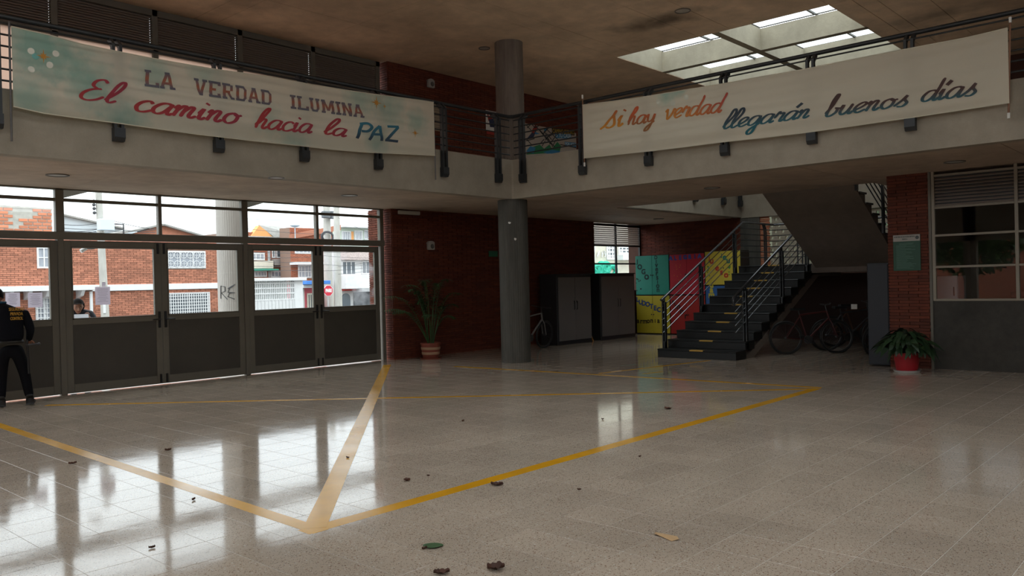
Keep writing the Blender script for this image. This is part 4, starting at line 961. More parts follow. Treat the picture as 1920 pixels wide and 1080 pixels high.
# mural board
A = ony(985, 231, YB-.03); B_ = ony(1080, 247, YB-.03); x0, x1, zt, zb = A.x-.9, B_.x, (A.z+B_.z)/2-.02, 4.0
t = thing('mural_board', 'white painted board with street grid, green hills and words, on the upper brick wall', 'mural', (x0, YB, zb))
MB().bbox(x0, YB-.035, zb, x1, YB-.021, zt, .004).build('board', mat('mural_white', (.50, .43, .36), .8), t)
yb = YB-.0365
def M2(px, py): p = ony(px, py, yb); return (p.x, p.z)
def poly(pts, m, dy=0): MB().prism([M2(*p) for p in pts], yb-.002-dy, yb-dy, 'y').build('painted_shape', m, t)
poly([(986, 262), (996, 250), (1003, 236), (1008, 240), (1000, 258)], M_navy, .001); poly([(996, 246), (1003, 235), (1007, 241), (1000, 250)], M_red, .003)
poly([(986, 290), (1000, 275), (1012, 271), (1020, 279), (1030, 271), (1036, 281), (1030, 287)], M_grn); poly([(1034, 280), (1045, 266), (1052, 274), (1049, 286)], M_grn)
poly([(986, 284), (994, 274), (1004, 277), (1000, 288)], M_blu, .003); poly([(1018, 285), (1035, 281), (1050, 283), (1048, 288), (1025, 288)], M_blu, .004)
poly([(1018, 240), (1026, 241), (1022, 248)], M_blu, .002); poly([(1002, 247), (1012, 251), (1004, 252)], M_blu, .002)
l = MB()
for a, b_ in (((985, 233), (996, 245)), ((1001, 232), (1032, 270)), ((994, 231), (1004, 240)), ((1024, 242), (1047, 263)), ((988, 240), (996, 232)), ((1011, 243), (1040, 276)), ((1020, 246), (1035, 273)), ((1017, 252), (1028, 240)), ((1028, 256), (1040, 250)),
              ((1030, 270), (1046, 250)), ((1035, 276), (1042, 262)), ((986, 264), (1002, 260)), ((987, 261), (997, 272)), ((1012, 270), (1020, 261)), ((1016, 274), (1022, 264)), ((1022, 262), (1036, 248)), ((1050, 271), (1080, 277)), ((1000, 240), (1010, 236)), ((1024, 250), (1034, 262))):
    p, q = M2(*a), M2(*b_); l.bar((p[0], yb-.006, p[1]), (q[0], yb-.006, q[1]), .022, .002, up=(0, 1, 0))
l.build('street_lines', M_ink, t)
def band(px0, py0, px1, py1, h, txt, mb_, mt):
    a, b2_ = M2(px0, py0), M2(px1, py1); hh = h
    MB().prism([(a[0], a[1]), (b2_[0], b2_[1]), (b2_[0], b2_[1]+hh), (a[0], a[1]+hh)], yb-.004, yb, 'y').build('word_band', mb_, t)
    U = Vector((b2_[0]-a[0], 0, b2_[1]-a[1])); L = U.length; U.normalize(); flat_text('lettering', txt, (a[0]+.02, yb-.006, a[1]+hh*.15), U, (0, 0, 1), L-.04, hh*.7, mt, t, .006)
band(1035, 251, 1077, 254, .16, 'CAMINO SEGURO', M_ink, (.45, .30, .05)); band(1041, 259, 1071, 260, .15, 'A TU CASA', M_blu, (.6, .75, .8)); band(1059, 274, 1080, 276, .12, 'POR AQUI', M_blu, (.6, .75, .8))
# ---------------------------------------------------------------- painted cupboards
GRP = 'painted cupboards along the far wall'
M_edge = mat('cupboard_edge', (.03, .025, .02), .6)
CX = 20.5
def P_far(px, py): p = onx(px, py, CX-.022); return p
def cupboard(label, y1, y0, z0, z1, m):
    """y1 left edge (larger y), y0 right edge"""
    t = thing('painted_cupboard', label, 'cupboard', (CX+.25, (y0+y1)/2, z0), GRP)
    MB().bbox(CX, y0, z0, CX+.5, y1, z1, .006).build('carcass', M_edge, t)
    ym = (y0+y1)/2; ds = []
    for a, b_, k in ((y0+.012, ym-.003, 1), (ym+.003, y1-.012, -1)):
        d = MB().bbox(CX-.02, a, z0+.012, CX-.001, b_, z1-.012, .003).build('door', m, t); ds.append(d)
        kn = MB().ball((CX-.04, ym+(-.035 if k == 1 else .035), (z0+z1)/2), .018); kn.build('knob', mat('knob_dark', (.03, .03, .03), .3), d, smooth=True)
    return t
YC = [13.62, 12.47, 11.33, 10.25]
ZM = 1.145
MC = {k: mat('cupboard_'+k, v, .5, var=.05, vscale=3) for k, v in {'green': (.022, .33, .24), 'yellow': (.62, .50, .04), 'red': (.55, .02, .04), 'yellow2': (.66, .52, .06), 'red2': (.42, .025, .02), 'blue': (.035, .13, .36)}.items()}
cg = cupboard('green painted cupboard lettered JOGO and Diversion, top left of the stacked row', YC[0], YC[1], ZM, 2.31, MC['green'])
cy = cupboard('yellow painted cupboard lettered LUDOTECA, bottom left of the row', YC[0], YC[1], .02, ZM-.01, MC['yellow'])
cr = cupboard('red painted cupboard lettered in blue, top middle of the row', YC[1]-.01, YC[2], ZM, 2.31, MC['red'])
cr2 = cupboard('dark red painted cupboard, bottom middle behind the stair railing', YC[1]-.01, YC[2], .02, ZM-.01, MC['red2'])
cy2 = cupboard('yellow painted cupboard lettered Juego in red, top right behind the stair railing', YC[2]-.01, YC[3], 1.4, 2.34, MC['yellow2'])
cb = cupboard('blue painted cupboard with yellow letters, bottom right behind the stairs', YC[2]-.01, YC[3], .02, 1.39, MC['blue'])
def letter(parent, ch, px, py, hpx, col, bold=.012):
    p = P_far(px, py); w_ = proj(p)[2]; h = hpx*w_/FPX
    P, F, tw, th = text_polys(ch); w = h*tw/th
    flat_text('lettering', ch, (CX-.0235, p.y+w/2, p.z-h/2), (0, -1, 0), (0, 0, 1), w, h, col, parent, bold)
dkg = (.02, .05, .05)
for ch, px, py in (('J', 1194, 492), ('O', 1199, 501), ('G', 1206, 510), ('o', 1212, 520)): letter(cg, ch, px, py, 9, dkg, .016)
for k, ch in enumerate('Diversion'): letter(cg, ch, 1229.5+k*.5, 483+k*7.7, 6.2, (.02, .075, .07))
for ch, px, py in (('L', 1195.5, 562), ('U', 1201, 567), ('D', 1207, 569), ('O', 1214, 571), ('T', 1221, 575), ('E', 1228, 578), ('C', 1235, 581)): letter(cy, ch, px, py, 8.5, (.03, .07, .22), .016)
for k, ch in enumerate('armonia'): letter(cy, ch, 1196+k*6.4, 603+math.sin(k)*.8, 6, (.06, .045, .01), .014)
for k, ch in enumerate('ALEGRIA'): letter(cr, ch, 1257+k*9, 485-k*.7, 7.5, (.04, .10, .42), .02)
for ch, px, py, c in (('J', 1352, 480, (.02, .16, .12)), ('e', 1358, 484, (.02, .2, .15)), ('u', 1365, 490, (.02, .16, .12)), ('J', 1329, 486, (.5, .03, .02)), ('u', 1334, 491, (.5, .03, .02)), ('e', 1344, 504, (.5, .03, .02)), ('g', 1352, 512, (.5, .03, .02)), ('o', 1361, 517, (.5, .03, .02))): letter(cy2, ch, px, py, 7.5, c, .016)
for k, ch in enumerate('Gam'): letter(cb, ch, 1333.5, 536+k*9.5, 7.5, (.62, .52, .06), .02)
for k, ch in enumerate('Amor'): letter(cr2, ch, 1262+k*8, 567+k*9, 7, (.05, .02, .02), .014)
def spots(parent, pts, col, r=.018):
    mb = MB(); P = []; F = []
    for px, py in pts:
        p = P_far(px, py); n = len(P); P += [(0, 0, (CX-.0232, p.y+r*math.cos(2*PI*k/8), p.z+r*math.sin(2*PI*k/8))) for k in range(8)]; F.append(tuple(n+k for k in range(8)))
    lettering('painted_spots', P, F, lambda u, v: col, parent)
rn = random.Random(4)
spots(cg, [(1192+rn.random()*11, 520+rn.random()*27) for _ in range(9)], (.02, .08, .07), .022)
spots(cr, [(1258+rn.random()*20, 494+rn.random()*36) for _ in range(10)], (.6, .12, .05), .02)
spots(cy2, [(1326+rn.random()*5, 490+rn.random()*32) for _ in range(8)]+[(1366+rn.random()*3, 496+rn.random()*25) for _ in range(7)], (.08, .3, .05), .02)
# ---------------------------------------------------------------- dark storage cabinets and loose things
M_cabb = mat('cabinet_black', (.02, .02, .021), .5); M_cabd = mat('cabinet_grey_door', (.14, .125, .115), .5)
def cabinet(x0, x1, y0, label):
    t = thing('storage_cabinet', label, 'cabinet', ((x0+x1)/2, y0+.3, 0), 'two dark storage cabinets by the brick wall')
    MB().bbox(x0-.05, y0, 0, x1+.03, y0+.55, 1.80, .008).build('body', M_cabb, t)
    xm = (x0+x1)/2
    for a, b_, s in ((x0, xm-.003, 1), (xm+.003, x1, -1)):
        d = MB().bbox(a, y0-.02, .10, b_, y0-.001, 1.71, .004).build('door', M_cabd, t)
        hx = b_-.05 if s == 1 else a+.05
        MB().tube([(hx, y0-.022, .88), (hx, y0-.045, .90), (hx, y0-.045, 1.08), (hx, y0-.022, 1.10)], .008, 8).build('handle', M_cabb, d, smooth=True)
    MB().bbox(x0-.06, y0-.03, 1.77, x1+.04, y0+.56, 1.80, .006).build('top', M_cabb, t)
cabinet(15.98, 17.33, 12.95, 'dark storage cabinet with grey doors nearer the column, bicycle leaning at its side')
cabinet(17.85, 19.42, 12.98, 'dark storage cabinet with grey doors beside the green cupboard, under the back window')
MB().bar((17.55, 13.05, .0), (17.50, 13.25, .5), .04, .02).build('orange_plank', mat('orange_plank', (.45, .20, .04), .6), label='short orange strip standing between the two dark cabinets', cat='strip')
# blue-grey locker beside the pillar
t = thing('metal_locker', 'narrow dark blue-grey metal locker left of the right-hand brick pillar', 'locker', (14.95, 4.83, 0))
MB().bbox(14.78, 4.66, .02, 15.2, 5.02, 1.79, .006).build('body', mat('blue_grey_metal', (.016, .02, .027), .5), t)
MB().bbox(14.765, 4.675, .05, 14.779, 5.005, 1.76, .003).build('door', mat('blue_grey_metal', (.016, .02, .027), .5), t)
# green notice on the pillar
a = onx(1674, 441, XR-.01); b_ = onx(1727, 507, XR-.01)
t = thing('notice_sign', 'dark green notice with white heading on the right-hand brick pillar', 'sign', (XR, (a.y+b_.y)/2, b_.z))
MB().bbox(XR-.012, b_.y, b_.z, XR-.001, a.y, a.z, .004).build('board', mat('notice_green', (.006, .07, .038), .4), t)
MB().bbox(XR-.0145, b_.y+.005, a.z-.115, XR-.0122, a.y-.005, a.z-.005, .001).build('heading', mat('notice_white', (.42, .38, .34), .5), t, label='white heading strip')
gy = (.05, .09, .08)
flat_text('lettering', 'SECRETARIA DE EDUCACION DISTRITAL', (XR-.015, a.y-.02, a.z-.05), (0, -1, 0), (0, 0, 1), .33, .022, gy, t, .003)
flat_text('lettering', 'SEDE A', (XR-.015, a.y-.15, a.z-.09), (0, -1, 0), (0, 0, 1), .08, .02, gy, t, .003)
mb = MB(); cyy, czz = b_.y+.05, a.z-.058; P = [(XR-.0148, cyy+.03*math.cos(2*PI*k/16), czz+.03*math.sin(2*PI*k/16)) for k in range(16)]; mb.add(P, [tuple(range(16))]); mb.build('seal', mat('seal_ink', (.07, .09, .09), .6), t)
rn = random.Random(9); ls = MB()
for k in range(24):
    z = a.z-.15-k*.0185; w = .16+.2*rn.random(); y1 = a.y-.05-(.05 if k < 2 else 0)
    ls.box(XR-.0127, y1-w*.9, z, XR-.0121, y1, z+.004)
ls.build('print_lines', mat('notice_print', (.14, .26, .2), .6), t, kind='stuff')
# ---------------------------------------------------------------- bicycles
M_tire = mat('bike_tire', (.012, .012, .012), .6); M_rim = mat('bike_rim', (.06, .06, .06), .35, metal=.6)
def bicycle(name_label, loc, rz, fm, lean=0):
    t = thing('bicycle', name_label, 'bicycle', (0, 0, 0), 'bicycles parked in the hall')
    R_ = .33; H = .335; fx, rx = .54, -.50
    for cx in (rx, fx):
        w = MB().tube([(cx+R_*math.cos(2*PI*k/32), 0, H+R_*math.sin(2*PI*k/32)) for k in range(32)], .021, 8, close=True).build('wheel', M_tire, t, smooth=True)
        MB().tube([(cx+(R_-.03)*math.cos(2*PI*k/32), 0, H+(R_-.03)*math.sin(2*PI*k/32)) for k in range(32)], .010, 6, close=True).build('rim', M_rim, w, smooth=True)
        sp = MB()
        for k in range(16):
            a = 2*PI*k/16; sp.bar((cx, .02 if k % 2 else -.02, H), (cx+(R_-.03)*math.cos(a), 0, H+(R_-.03)*math.sin(a)), .003)
        sp.tube([(cx, -.05, H), (cx, .05, H)], .018, 8); sp.build('spokes', M_rim, w)
    bb = (-.06, 0, .29); st_ = (-.20, 0, .80); hd = (.36, 0, .86); hb = (.40, 0, .72)
    f = MB()
    for a, b_, r in ((bb, st_, .016), (bb, hb, .02), (st_, hd, .017), (hd, hb, .02)): f.tube([a, b_], r, 8)
    for s in (-1, 1):
        f.tube([(rx, s*.05, H), (bb[0], s*.02, bb[2])], .009, 6); f.tube([(rx, s*.05, H), (st_[0], s*.015, .76)], .009, 6)
        f.tube([hb, (.44, s*.045, .62), (fx, s*.05, H)], .012, 8)
    f.build('frame', fm, t, smooth=True)
    MB().tube([st_, (-.22, 0, .90)], .013, 8).build('seat_post', M_rim, t, smooth=True)
    s = MB(); s.prism([(-.36, .075), (-.34, -.075), (-.24, -.05), (-.08, -.018), (-.08, .018), (-.24, .05)], .895, .94, 'z'); s.build('saddle', M_tire, t)
    MB().tube([hd, (.34, 0, .97), (.38, 0, 1.0)], .014, 8).tube([(.34, -.29, 1.02), (.38, -.12, 1.0), (.38, .12, 1.0), (.34, .29, 1.02)], .012, 8).build('handlebar', M_rim, t, smooth=True)
    MB().tube([(-.06, -.03, .29), (-.06, -.055, .29)], .085, 20).build('chainring', M_rim, t)
    c = MB()
    for s_ in (-1, 1): c.tube([(-.06, s_*.06, .29), (-.06+s_*.15, s_*.07, .29-s_*.08)], .01, 6); c.bbox(-.06+s_*.15-.045, s_*.07, .28-s_*.08, -.06+s_*.15+.045, s_*.15, .30-s_*.08)
    c.build('crank', M_cabb, t)
    t.location = loc; t.rotation_euler = (lean, 0, rz); return t
M_bw = mat('bike_silver', (.2, .19, .18), .35); M_br = mat('bike_red', (.07, .007, .006), .4); M_bd = mat('bike_dark', (.03, .03, .035), .4); M_by = mat('bike_orange', (.08, .03, .01), .4)
bicycle('silver and red framed bicycle half hidden behind the round column', (14.65, 12.75, 0), math.radians(5), M_bw, math.radians(6))
bicycle('red bicycle parked under the stairs closest to the stringer', (16.5, 6.75, 0), math.radians(-48), M_br, math.radians(-4))
bicycle('dark bicycle parked under the stairs, middle of the row', (17.6, 6.35, 0), math.radians(-50), M_bd, math.radians(3))
bicycle('orange bicycle parked under the landing behind the dark one', (18.7, 6.6, 0), math.radians(-52), M_by, math.radians(-3))
bicycle('red-forked bicycle parked under the stairs beside the blue-grey locker', (16.6, 5.0, 0), math.radians(-40), M_br, math.radians(4))
p = onx(1602, 575, 17.0); MB().bbox(16.98, p.y-.06, p.z-.05, 17.0, p.y+.06, p.z+.05, .004).build('paper_tag', M_pap, label='small white paper tag hanging among the bicycles', cat='tag')
# ---------------------------------------------------------------- plants
M_leafd = mat('dark_green_leaf', (.018, .042, .015), .45, vary=.35); M_leafp = mat('palm_leaf', (.035, .085, .025), .45, vary=.3); M_soil = mat('potting_soil', (.03, .02, .015), .9)
def leaf_blade(mb, base, d, up, L, w, droop, seg=4):
    d = Vector(d).normalized(); sd = d.cross(Vector(up))
    sd = sd.normalized() if sd.length > 1e-3 else Vector((1, 0, 0)); P = []
    for i in range(seg+1):
        t_ = i/seg; c = Vector(base)+d*L*t_+Vector((0, 0, -droop*L*t_*t_)); ww = w*math.sin(PI*(.12+.86*t_))*.5
        P += [c-sd*ww, c+sd*ww]
    mb.add(P, [(2*i, 2*i+1, 2*i+3, 2*i+2) for i in range(seg)])
# palm
px_, py_ = 11.93, 13.25
t = thing('potted_palm', 'tall potted palm in a banded terracotta pot before the brick wall', 'plant', (px_, py_, 0))
PR = [(.165, .02), (.185, .10), (.20, .20), (.21, .31), (.225, .31), (.225, .35), (.195, .35), (.19, .31)]
MB().lathe([(.001, .015), (.16, .015)]+PR+[(.001, .30)], (px_, py_, 0), 28, False).build('pot', mat('terracotta', (.24, .055, .03), .7), t, smooth=True)
for z, r0, r1 in ((.10, .187, .193), (.205, .203, .209)): MB().lathe([(r0, z), (r0+.004, z+.005), (r1+.004, z+.05), (r1, z+.055)], (px_, py_, 0), 28, False).build('pot_band', mat('pot_cream', (.42, .25, .15), .7), t, smooth=True, label='cream painted band')
MB().lathe([(.001, 0), (.22, 0), (.24, .03), (.23, .03), (.21, .012)], (px_, py_, 0), 28, False).build('saucer', mat('terracotta', (.24, .055, .03), .7), t, smooth=True)
MB().lathe([(.001, .31), (.19, .31)], (px_, py_, 0), 20, False).build('soil', M_soil, t)
rn = random.Random(21)
fr = [(-2.95, 1.4, 1.42), (-3.05, 1.3, 1.15), (-2.6, 1.05, 1.65), (-2.2, .6, 1.75), (2.8, .7, 1.5), (-.3, .8, 1.45), (.2, .95, 1.15), (-.9, .75, 1.2), (1.8, .5, 1.7), (-1.5, .5, 1.65), (-3.1, 1.05, 1.1), (-1.2, .8, .95), (.6, .7, 1.35), (-2.0, .9, 1.0), (-.1, .55, 1.75), (2.4, .5, 1.3), (-3.3, .55, 1.55)]
for az, reach, ht in fr:
    reach = reach*(.55 if 0 < az < PI else 1); tip = Vector((px_+reach*math.cos(az), py_+reach*math.sin(az)*.55, ht)); b0 = Vector((px_+.06*math.cos(az), py_+.06*math.sin(az), .31))
    mid = Vector((px_+reach*.42*math.cos(az), py_+reach*.42*math.sin(az)*.5, ht*1.02+.05)); pts_ = []
    for k in range(13):
        s_ = k/12; pts_.append(b0*(1-s_)**2+mid*2*s_*(1-s_)+tip*s_*s_+Vector((0, 0, -.16*max(0, s_-.55)**1.5)))
    m_ = MB(); m_.tube(pts_, [.009*(1-.75*k/12) for k in range(13)], 5)
    for k in range(4, 13):
        for q_ in (0, .5):
            if k+q_ > 12: continue
            p0 = pts_[k]*(1-q_)+pts_[min(k+1, 12)]*q_; dr = (pts_[min(k+1, 12)]-pts_[k-1]).normalized(); sd = dr.cross(Vector((0, 0, 1))).normalized()
            for s_ in (-1, 1):
                L = .27*math.sin(PI*(.2+.75*(k-3)/10)); leaf_blade(m_, p0, dr*.75+sd*s_+Vector((0, 0, .1)), (0, 0, 1), L, .028, .35+.2*rn.random(), 3)
    m_.build('frond', M_leafp, t)
# red pot plant
px_, py_ = 14.12, 4.2
t = thing('potted_plant', 'bushy dark green plant in a red pot beside the right-hand brick pillar', 'plant', (px_, py_, 0))
MB().lathe([(.001, .03), (.16, .03), (.175, .12), (.195, .27), (.215, .27), (.215, .32), (.19, .32), (.185, .28), (.001, .28)], (px_, py_, 0), 28, False).build('pot', mat('red_plastic', (.42, .012, .02), .4), t, smooth=True)
MB().lathe([(.001, 0), (.185, 0), (.21, .035), (.20, .035), (.18, .012), (.001, .012)], (px_, py_, 0), 28, False).build('saucer', mat('white_saucer', (.55, .53, .5), .5), t, smooth=True)
MB().lathe([(.001, .285), (.18, .285)], (px_, py_, 0), 20, False).build('soil', M_soil, t)
rn = random.Random(5); lm = []
for v in range(3):
    m_ = MB(); leaf_blade(m_, (0, 0, 0), (1, 0, .15), (0, 0, 1), .17+.04*v, .075, .8, 5); lm.append(m_.mesh('leaf', M_leafd))
stm = MB()
for k in range(210):
    az = rn.random()*2*PI; rr = rn.random()**.6; el = rn.random(); h = .34+.34*(1-rr*rr)*(.5+.5*el)+.04
    if k % 3 == 0: stm.tube([(px_+.05*math.cos(az), py_+.05*math.sin(az), .28), (px_+rr*.14*math.cos(az), py_+rr*.14*math.sin(az), .3+(h-.3)*.6), (px_+rr*.3*math.cos(az), py_+rr*.3*math.sin(az), h)], .004, 5)
    o = inst('leaf', lm[k % 3], (px_+rr*.36*math.cos(az), py_+rr*.36*math.sin(az), h), t); o.rotation_euler = ((rn.random()-.5)*.9, (rn.random()-.4)*.7, az+(rn.random()-.5)*1.2)
    sc = .7+.6*rn.random(); o.scale = (sc, sc, sc)
stm.build('stems', M_leafd, t)
# ---------------------------------------------------------------- floor tape
M_tape = mat('yellow_floor_tape', (.68, .33, .008), .24, var=.12, vscale=3, rvar=.05, spec=.6)
def tape(a, b_, w, label, z=.0006, wob=.004, m=M_tape, cut=()):
    a = Vector((a[0], a[1], 0)); b_ = Vector((b_[0], b_[1], 0)); d = (b_-a).normalized(); n = Vector((-d.y, d.x, 0)); L = (b_-a).length; k = max(8, int(L/.25)); P = []; F = []
    for i in range(k+1):
        c = a+d*L*i/k; o1 = w/2+(random.random()-.5)*wob; o2 = w/2+(random.random()-.5)*wob
        P += [c-n*o1+Vector((0, 0, z)), c+n*o2+Vector((0, 0, z)), c-n*o1, c+n*o2]
    for i in range(k): j = 4*i; F += [(j, j+4, j+5, j+1), (j, j+2, j+6, j+4), (j+1, j+5, j+7, j+3)]
    F += [(0, 1, 3, 2), (4*k, 4*k+2, 4*k+3, 4*k+1)]
    mb = MB(); mb.add(P, F); return mb.build('floor_tape', m, label=label, cat='floor tape', group='yellow tape lines on the floor' if m is M_tape else None, origin=(a.x, a.y, 0))
def Z(px, py): p = onz(px, py, 0); return (p.x, p.y)
tape((3.02, 4.64), (11.45, 4.61), .135, 'broad yellow tape line across the open foreground to the right corner', .0006)
tape((3.1, 4.56), (3.22, 13.3), .12, 'yellow tape line from the near corner out past the left edge', .0009)
tape((3.12, 4.66), Z(726, 684), .155, 'yellow tape line from the near corner towards the brick pier', .0012)
tape((4.2, 12.95), (11.38, 4.62), .10, 'yellow tape line crossing before the doors to the right corner', .0015)
tape(Z(852, 687), Z(1540, 727), .10, 'yellow tape line passing in front of the column base', .0018)
tape(Z(1125, 700), Z(1330, 676), .08, 'short yellow tape line towards the foot of the stairs', .0021)
tape(Z(1205, 701), Z(1242, 697), .06, 'tiny yellow tape piece before the stairs', .0006)
tape(Z(1163, 686), Z(1193, 683), .05, 'short dark green tape mark on the floor left of the stairs', .0006, m=mat('green_tape', (.02, .10, .06), .4))
# ---------------------------------------------------------------- leaves and scraps on the floor
M_dl = mat('dry_leaf_brown', (.07, .022, .01), .7, vary=.3); M_gl = mat('fallen_green_leaf', (.045, .10, .035), .45); M_scr = mat('kraft_scrap', (.50, .32, .16), .8)
def debris(px, py, L, W_, m, label, seed, name='dry_leaf', curl=.012, rot=None):
    rn = random.Random(seed); c = onz(px, py, 0); rz = rn.random()*6.3 if rot is None else rot; mb = MB(); n = 10; P = []; F = []
    top = []
    for i in range(n+1):
        t_ = i/n; w = W_/2*math.sin(PI*min(.97, max(.03, t_)))**.7*(1+.35*(rn.random()-.5)*(name == 'dry_leaf')); x = L*(t_-.5)
        for s_ in (-1, 0, 1):
            xx, yy = x, s_*w; zz = .0022+curl*(abs(s_)*.9+.4*abs(2*t_-1))*(.6+.5*rn.random()*(name == 'dry_leaf'))
            top.append((c.x+xx*math.cos(rz)-yy*math.sin(rz), c.y+xx*math.sin(rz)+yy*math.cos(rz), zz))
    P = top+[(a, b_, z-.0012) for a, b_, z in top]; N3 = len(top)
    for i in range(n):
        for s_ in range(2): k = 3*i+s_; F += [(k, k+3, k+4, k+1), (N3+k, N3+k+1, N3+k+4, N3+k+3)]
        F += [(3*i, N3+3*i, N3+3*i+3, 3*i+3), (3*i+2, 3*i+5, N3+3*i+5, N3+3*i+2)]
    mb.add(P, F); return mb.build(name, m, label=label, cat='leaf' if 'leaf' in name else 'scrap', smooth=True, origin=(c.x, c.y, 0))
debris(812, 1025, .125, .10, M_gl, 'green oval fallen leaf in the near foreground', 1, 'green_leaf', .012, math.radians(-52))
debris(796, 1030, .035, .018, M_dl, 'tiny curled leaf bit touching the green leaf stem', 2)
debris(930, 1068, .10, .085, M_dl, 'crumpled brown leaf at the bottom edge, right of the green leaf', 3, curl=.028, rot=math.radians(-35))
debris(828, 1076, .09, .06, M_dl, 'flat dark brown leaf at the bottom edge below the green leaf', 4, curl=.02, rot=math.radians(-40))
debris(932, 910, .10, .07, M_dl, 'reddish brown leaf lying on the foreground yellow tape', 5, curl=.02, rot=math.radians(-60))
debris(763, 902, .06, .06, M_dl, 'small dark leaf above the tape near the left-centre glare', 6, curl=.02)
debris(803, 893, .025, .02, M_dl, 'very small leaf crumb right of the small dark leaf', 7)
debris(1252, 767, .10, .09, M_dl, 'small brown leaf alone between the tape lines near the stairs', 8, curl=.02)
debris(285, 1028, .04, .016, M_dl, 'small dark leaf in the bottom left glare', 9, curl=.014)
debris(363, 938, .04, .022, M_dl, 'small dark leaf between the left tape and bottom edge', 10, curl=.016)
debris(315, 845, .06, .03, M_dl, 'brown leaf in the glare near the left tape line, right one of two', 11, curl=.02)
debris(136, 870, .07, .03, M_dl, 'brown leaf in the glare near the left tape line, left one of two', 12, curl=.02)
debris(652, 859, .045, .016, M_dl, 'thin dark leaf lying on the steep middle tape', 13, curl=.012)
debris(1130, 787, .04, .03, M_dl, 'small leaf in the bright patch reflected from the back window', 14, curl=.015)
debris(1200, 857, .03, .02, M_dl, 'small leaf crumb right of the bright patch below the long tape', 15)
debris(1086, 919, .03, .015, M_dl, 'thin leaf crumb right of the leaf on the tape', 16)
debris(868, 790, .045, .03, M_dl, 'small leaf on the floor before the column', 17, curl=.015)
c = onz(1253, 1008, 0); mb = MB(); q = [(-.07, .025), (-.045, .05), (.05, -.005), (.045, -.03), (.0, -.035)]; rz = math.radians(0)
P = [(c.x+a*.75+b2_*1.5, c.y+b2_*1.6-a*.75, .002+.012*(a < -.05)+.008*(a > .03)) for a, b2_ in q]; n = len(P)
mb.add(P+[(a, b2_, z-.001) for a, b2_, z in P], [tuple(range(n)), tuple(range(2*n-1, n-1, -1))]+[(i, (i+1) % n, n+(i+1) % n, n+i) for i in range(n)])
mb.build('paper_scrap', M_scr, label='tan torn paper scrap on the right foreground floor', cat='scrap', origin=(c.x, c.y, 0))
# papers taped to the door glass
def paper(px0, py0, px1, py1, label, parent_door=None, lines=10, big=False):
    a = ony(px0, py0, YD-.012); b_ = ony(px1, py1, YD-.012)
    t = thing('taped_notice', label, 'notice', ((a.x+b_.x)/2, YD-.012, b_.z))
    MB().bbox(a.x, YD-.0125, b_.z, b_.x, YD-.0115, a.z, .0003).build('sheet', (MATS.get('backlit_paper') or cloth_mat('backlit_paper', (.72, .67, .72), .6)), t)
    rn = random.Random(int(px0)); s = MB(); H = a.z-b_.z; Wd = b_.x-a.x
    for k in range(lines):
        z = a.z-H*(.12+.78*k/lines); w = Wd*(.35+.4*rn.random()); s.box((a.x+b_.x)/2-w/2, YD-.0132, z, (a.x+b_.x)/2+w/2, YD-.0128, z+.004)
    s.build('print_lines', mat('paper_print', (.2, .19, .22), .8), t, kind='stuff'); return t
paper(178, 538, 207, 571, 'grey printed notice taped to the door glass beside the woman'); paper(191, 529, 198, 537, 'tiny white slip taped above the grey printed notice', lines=2)
paper(10, 549, 38, 575, 'printed notice taped to the door glass at the guard shoulder, nearer the left edge'); paper(52, 549, 80, 576, 'printed notice taped to the door glass between guard and door post')
# ---------------------------------------------------------------- people
def skin(name, chains, m, parent=None, sub=2, root=0, origin=(0, 0, 0)):
    """chains: list of lists of (point, radius or (rx, ry)); points closer than 1 mm are shared joints"""
    V = []; R_ = []; E = []
    def vid(p, r):
        for i, q in enumerate(V):
            if (q-p).length < .001: return i
        V.append(p); R_.append(r); return len(V)-1
    for ch in chains:
        ids = [vid(Vector(p)-Vector(origin), r) for p, r in ch]; E += [(a, b) for a, b in zip(ids, ids[1:]) if a != b]
    me = bpy.data.meshes.new(name); bm = bmesh.new(); sl_ = bm.verts.layers.skin.verify()
    vs_ = [bm.verts.new(v) for v in V]
    for a, b in E:
        try: bm.edges.new((vs_[a], vs_[b]))
        except ValueError: pass
    for i, v in enumerate(vs_):
        r = R_[i]; v[sl_].radius = (r, r) if not isinstance(r, tuple) else r; v[sl_].use_root = (i == root)
    bm.to_mesh(me); bm.free(); me.materials.append(m)
    o = bpy.data.objects.new(name, me); COL.objects.link(o)
    k = o.modifiers.new('skin', 'SKIN'); k.use_smooth_shade = True; k.branch_smoothing = .3
    s = o.modifiers.new('sub', 'SUBSURF'); s.levels = sub; s.render_levels = sub
    if parent is not None:
        o.parent = parent; o.location = Vector(origin)-parent.location
    else: o.location = origin
    return o
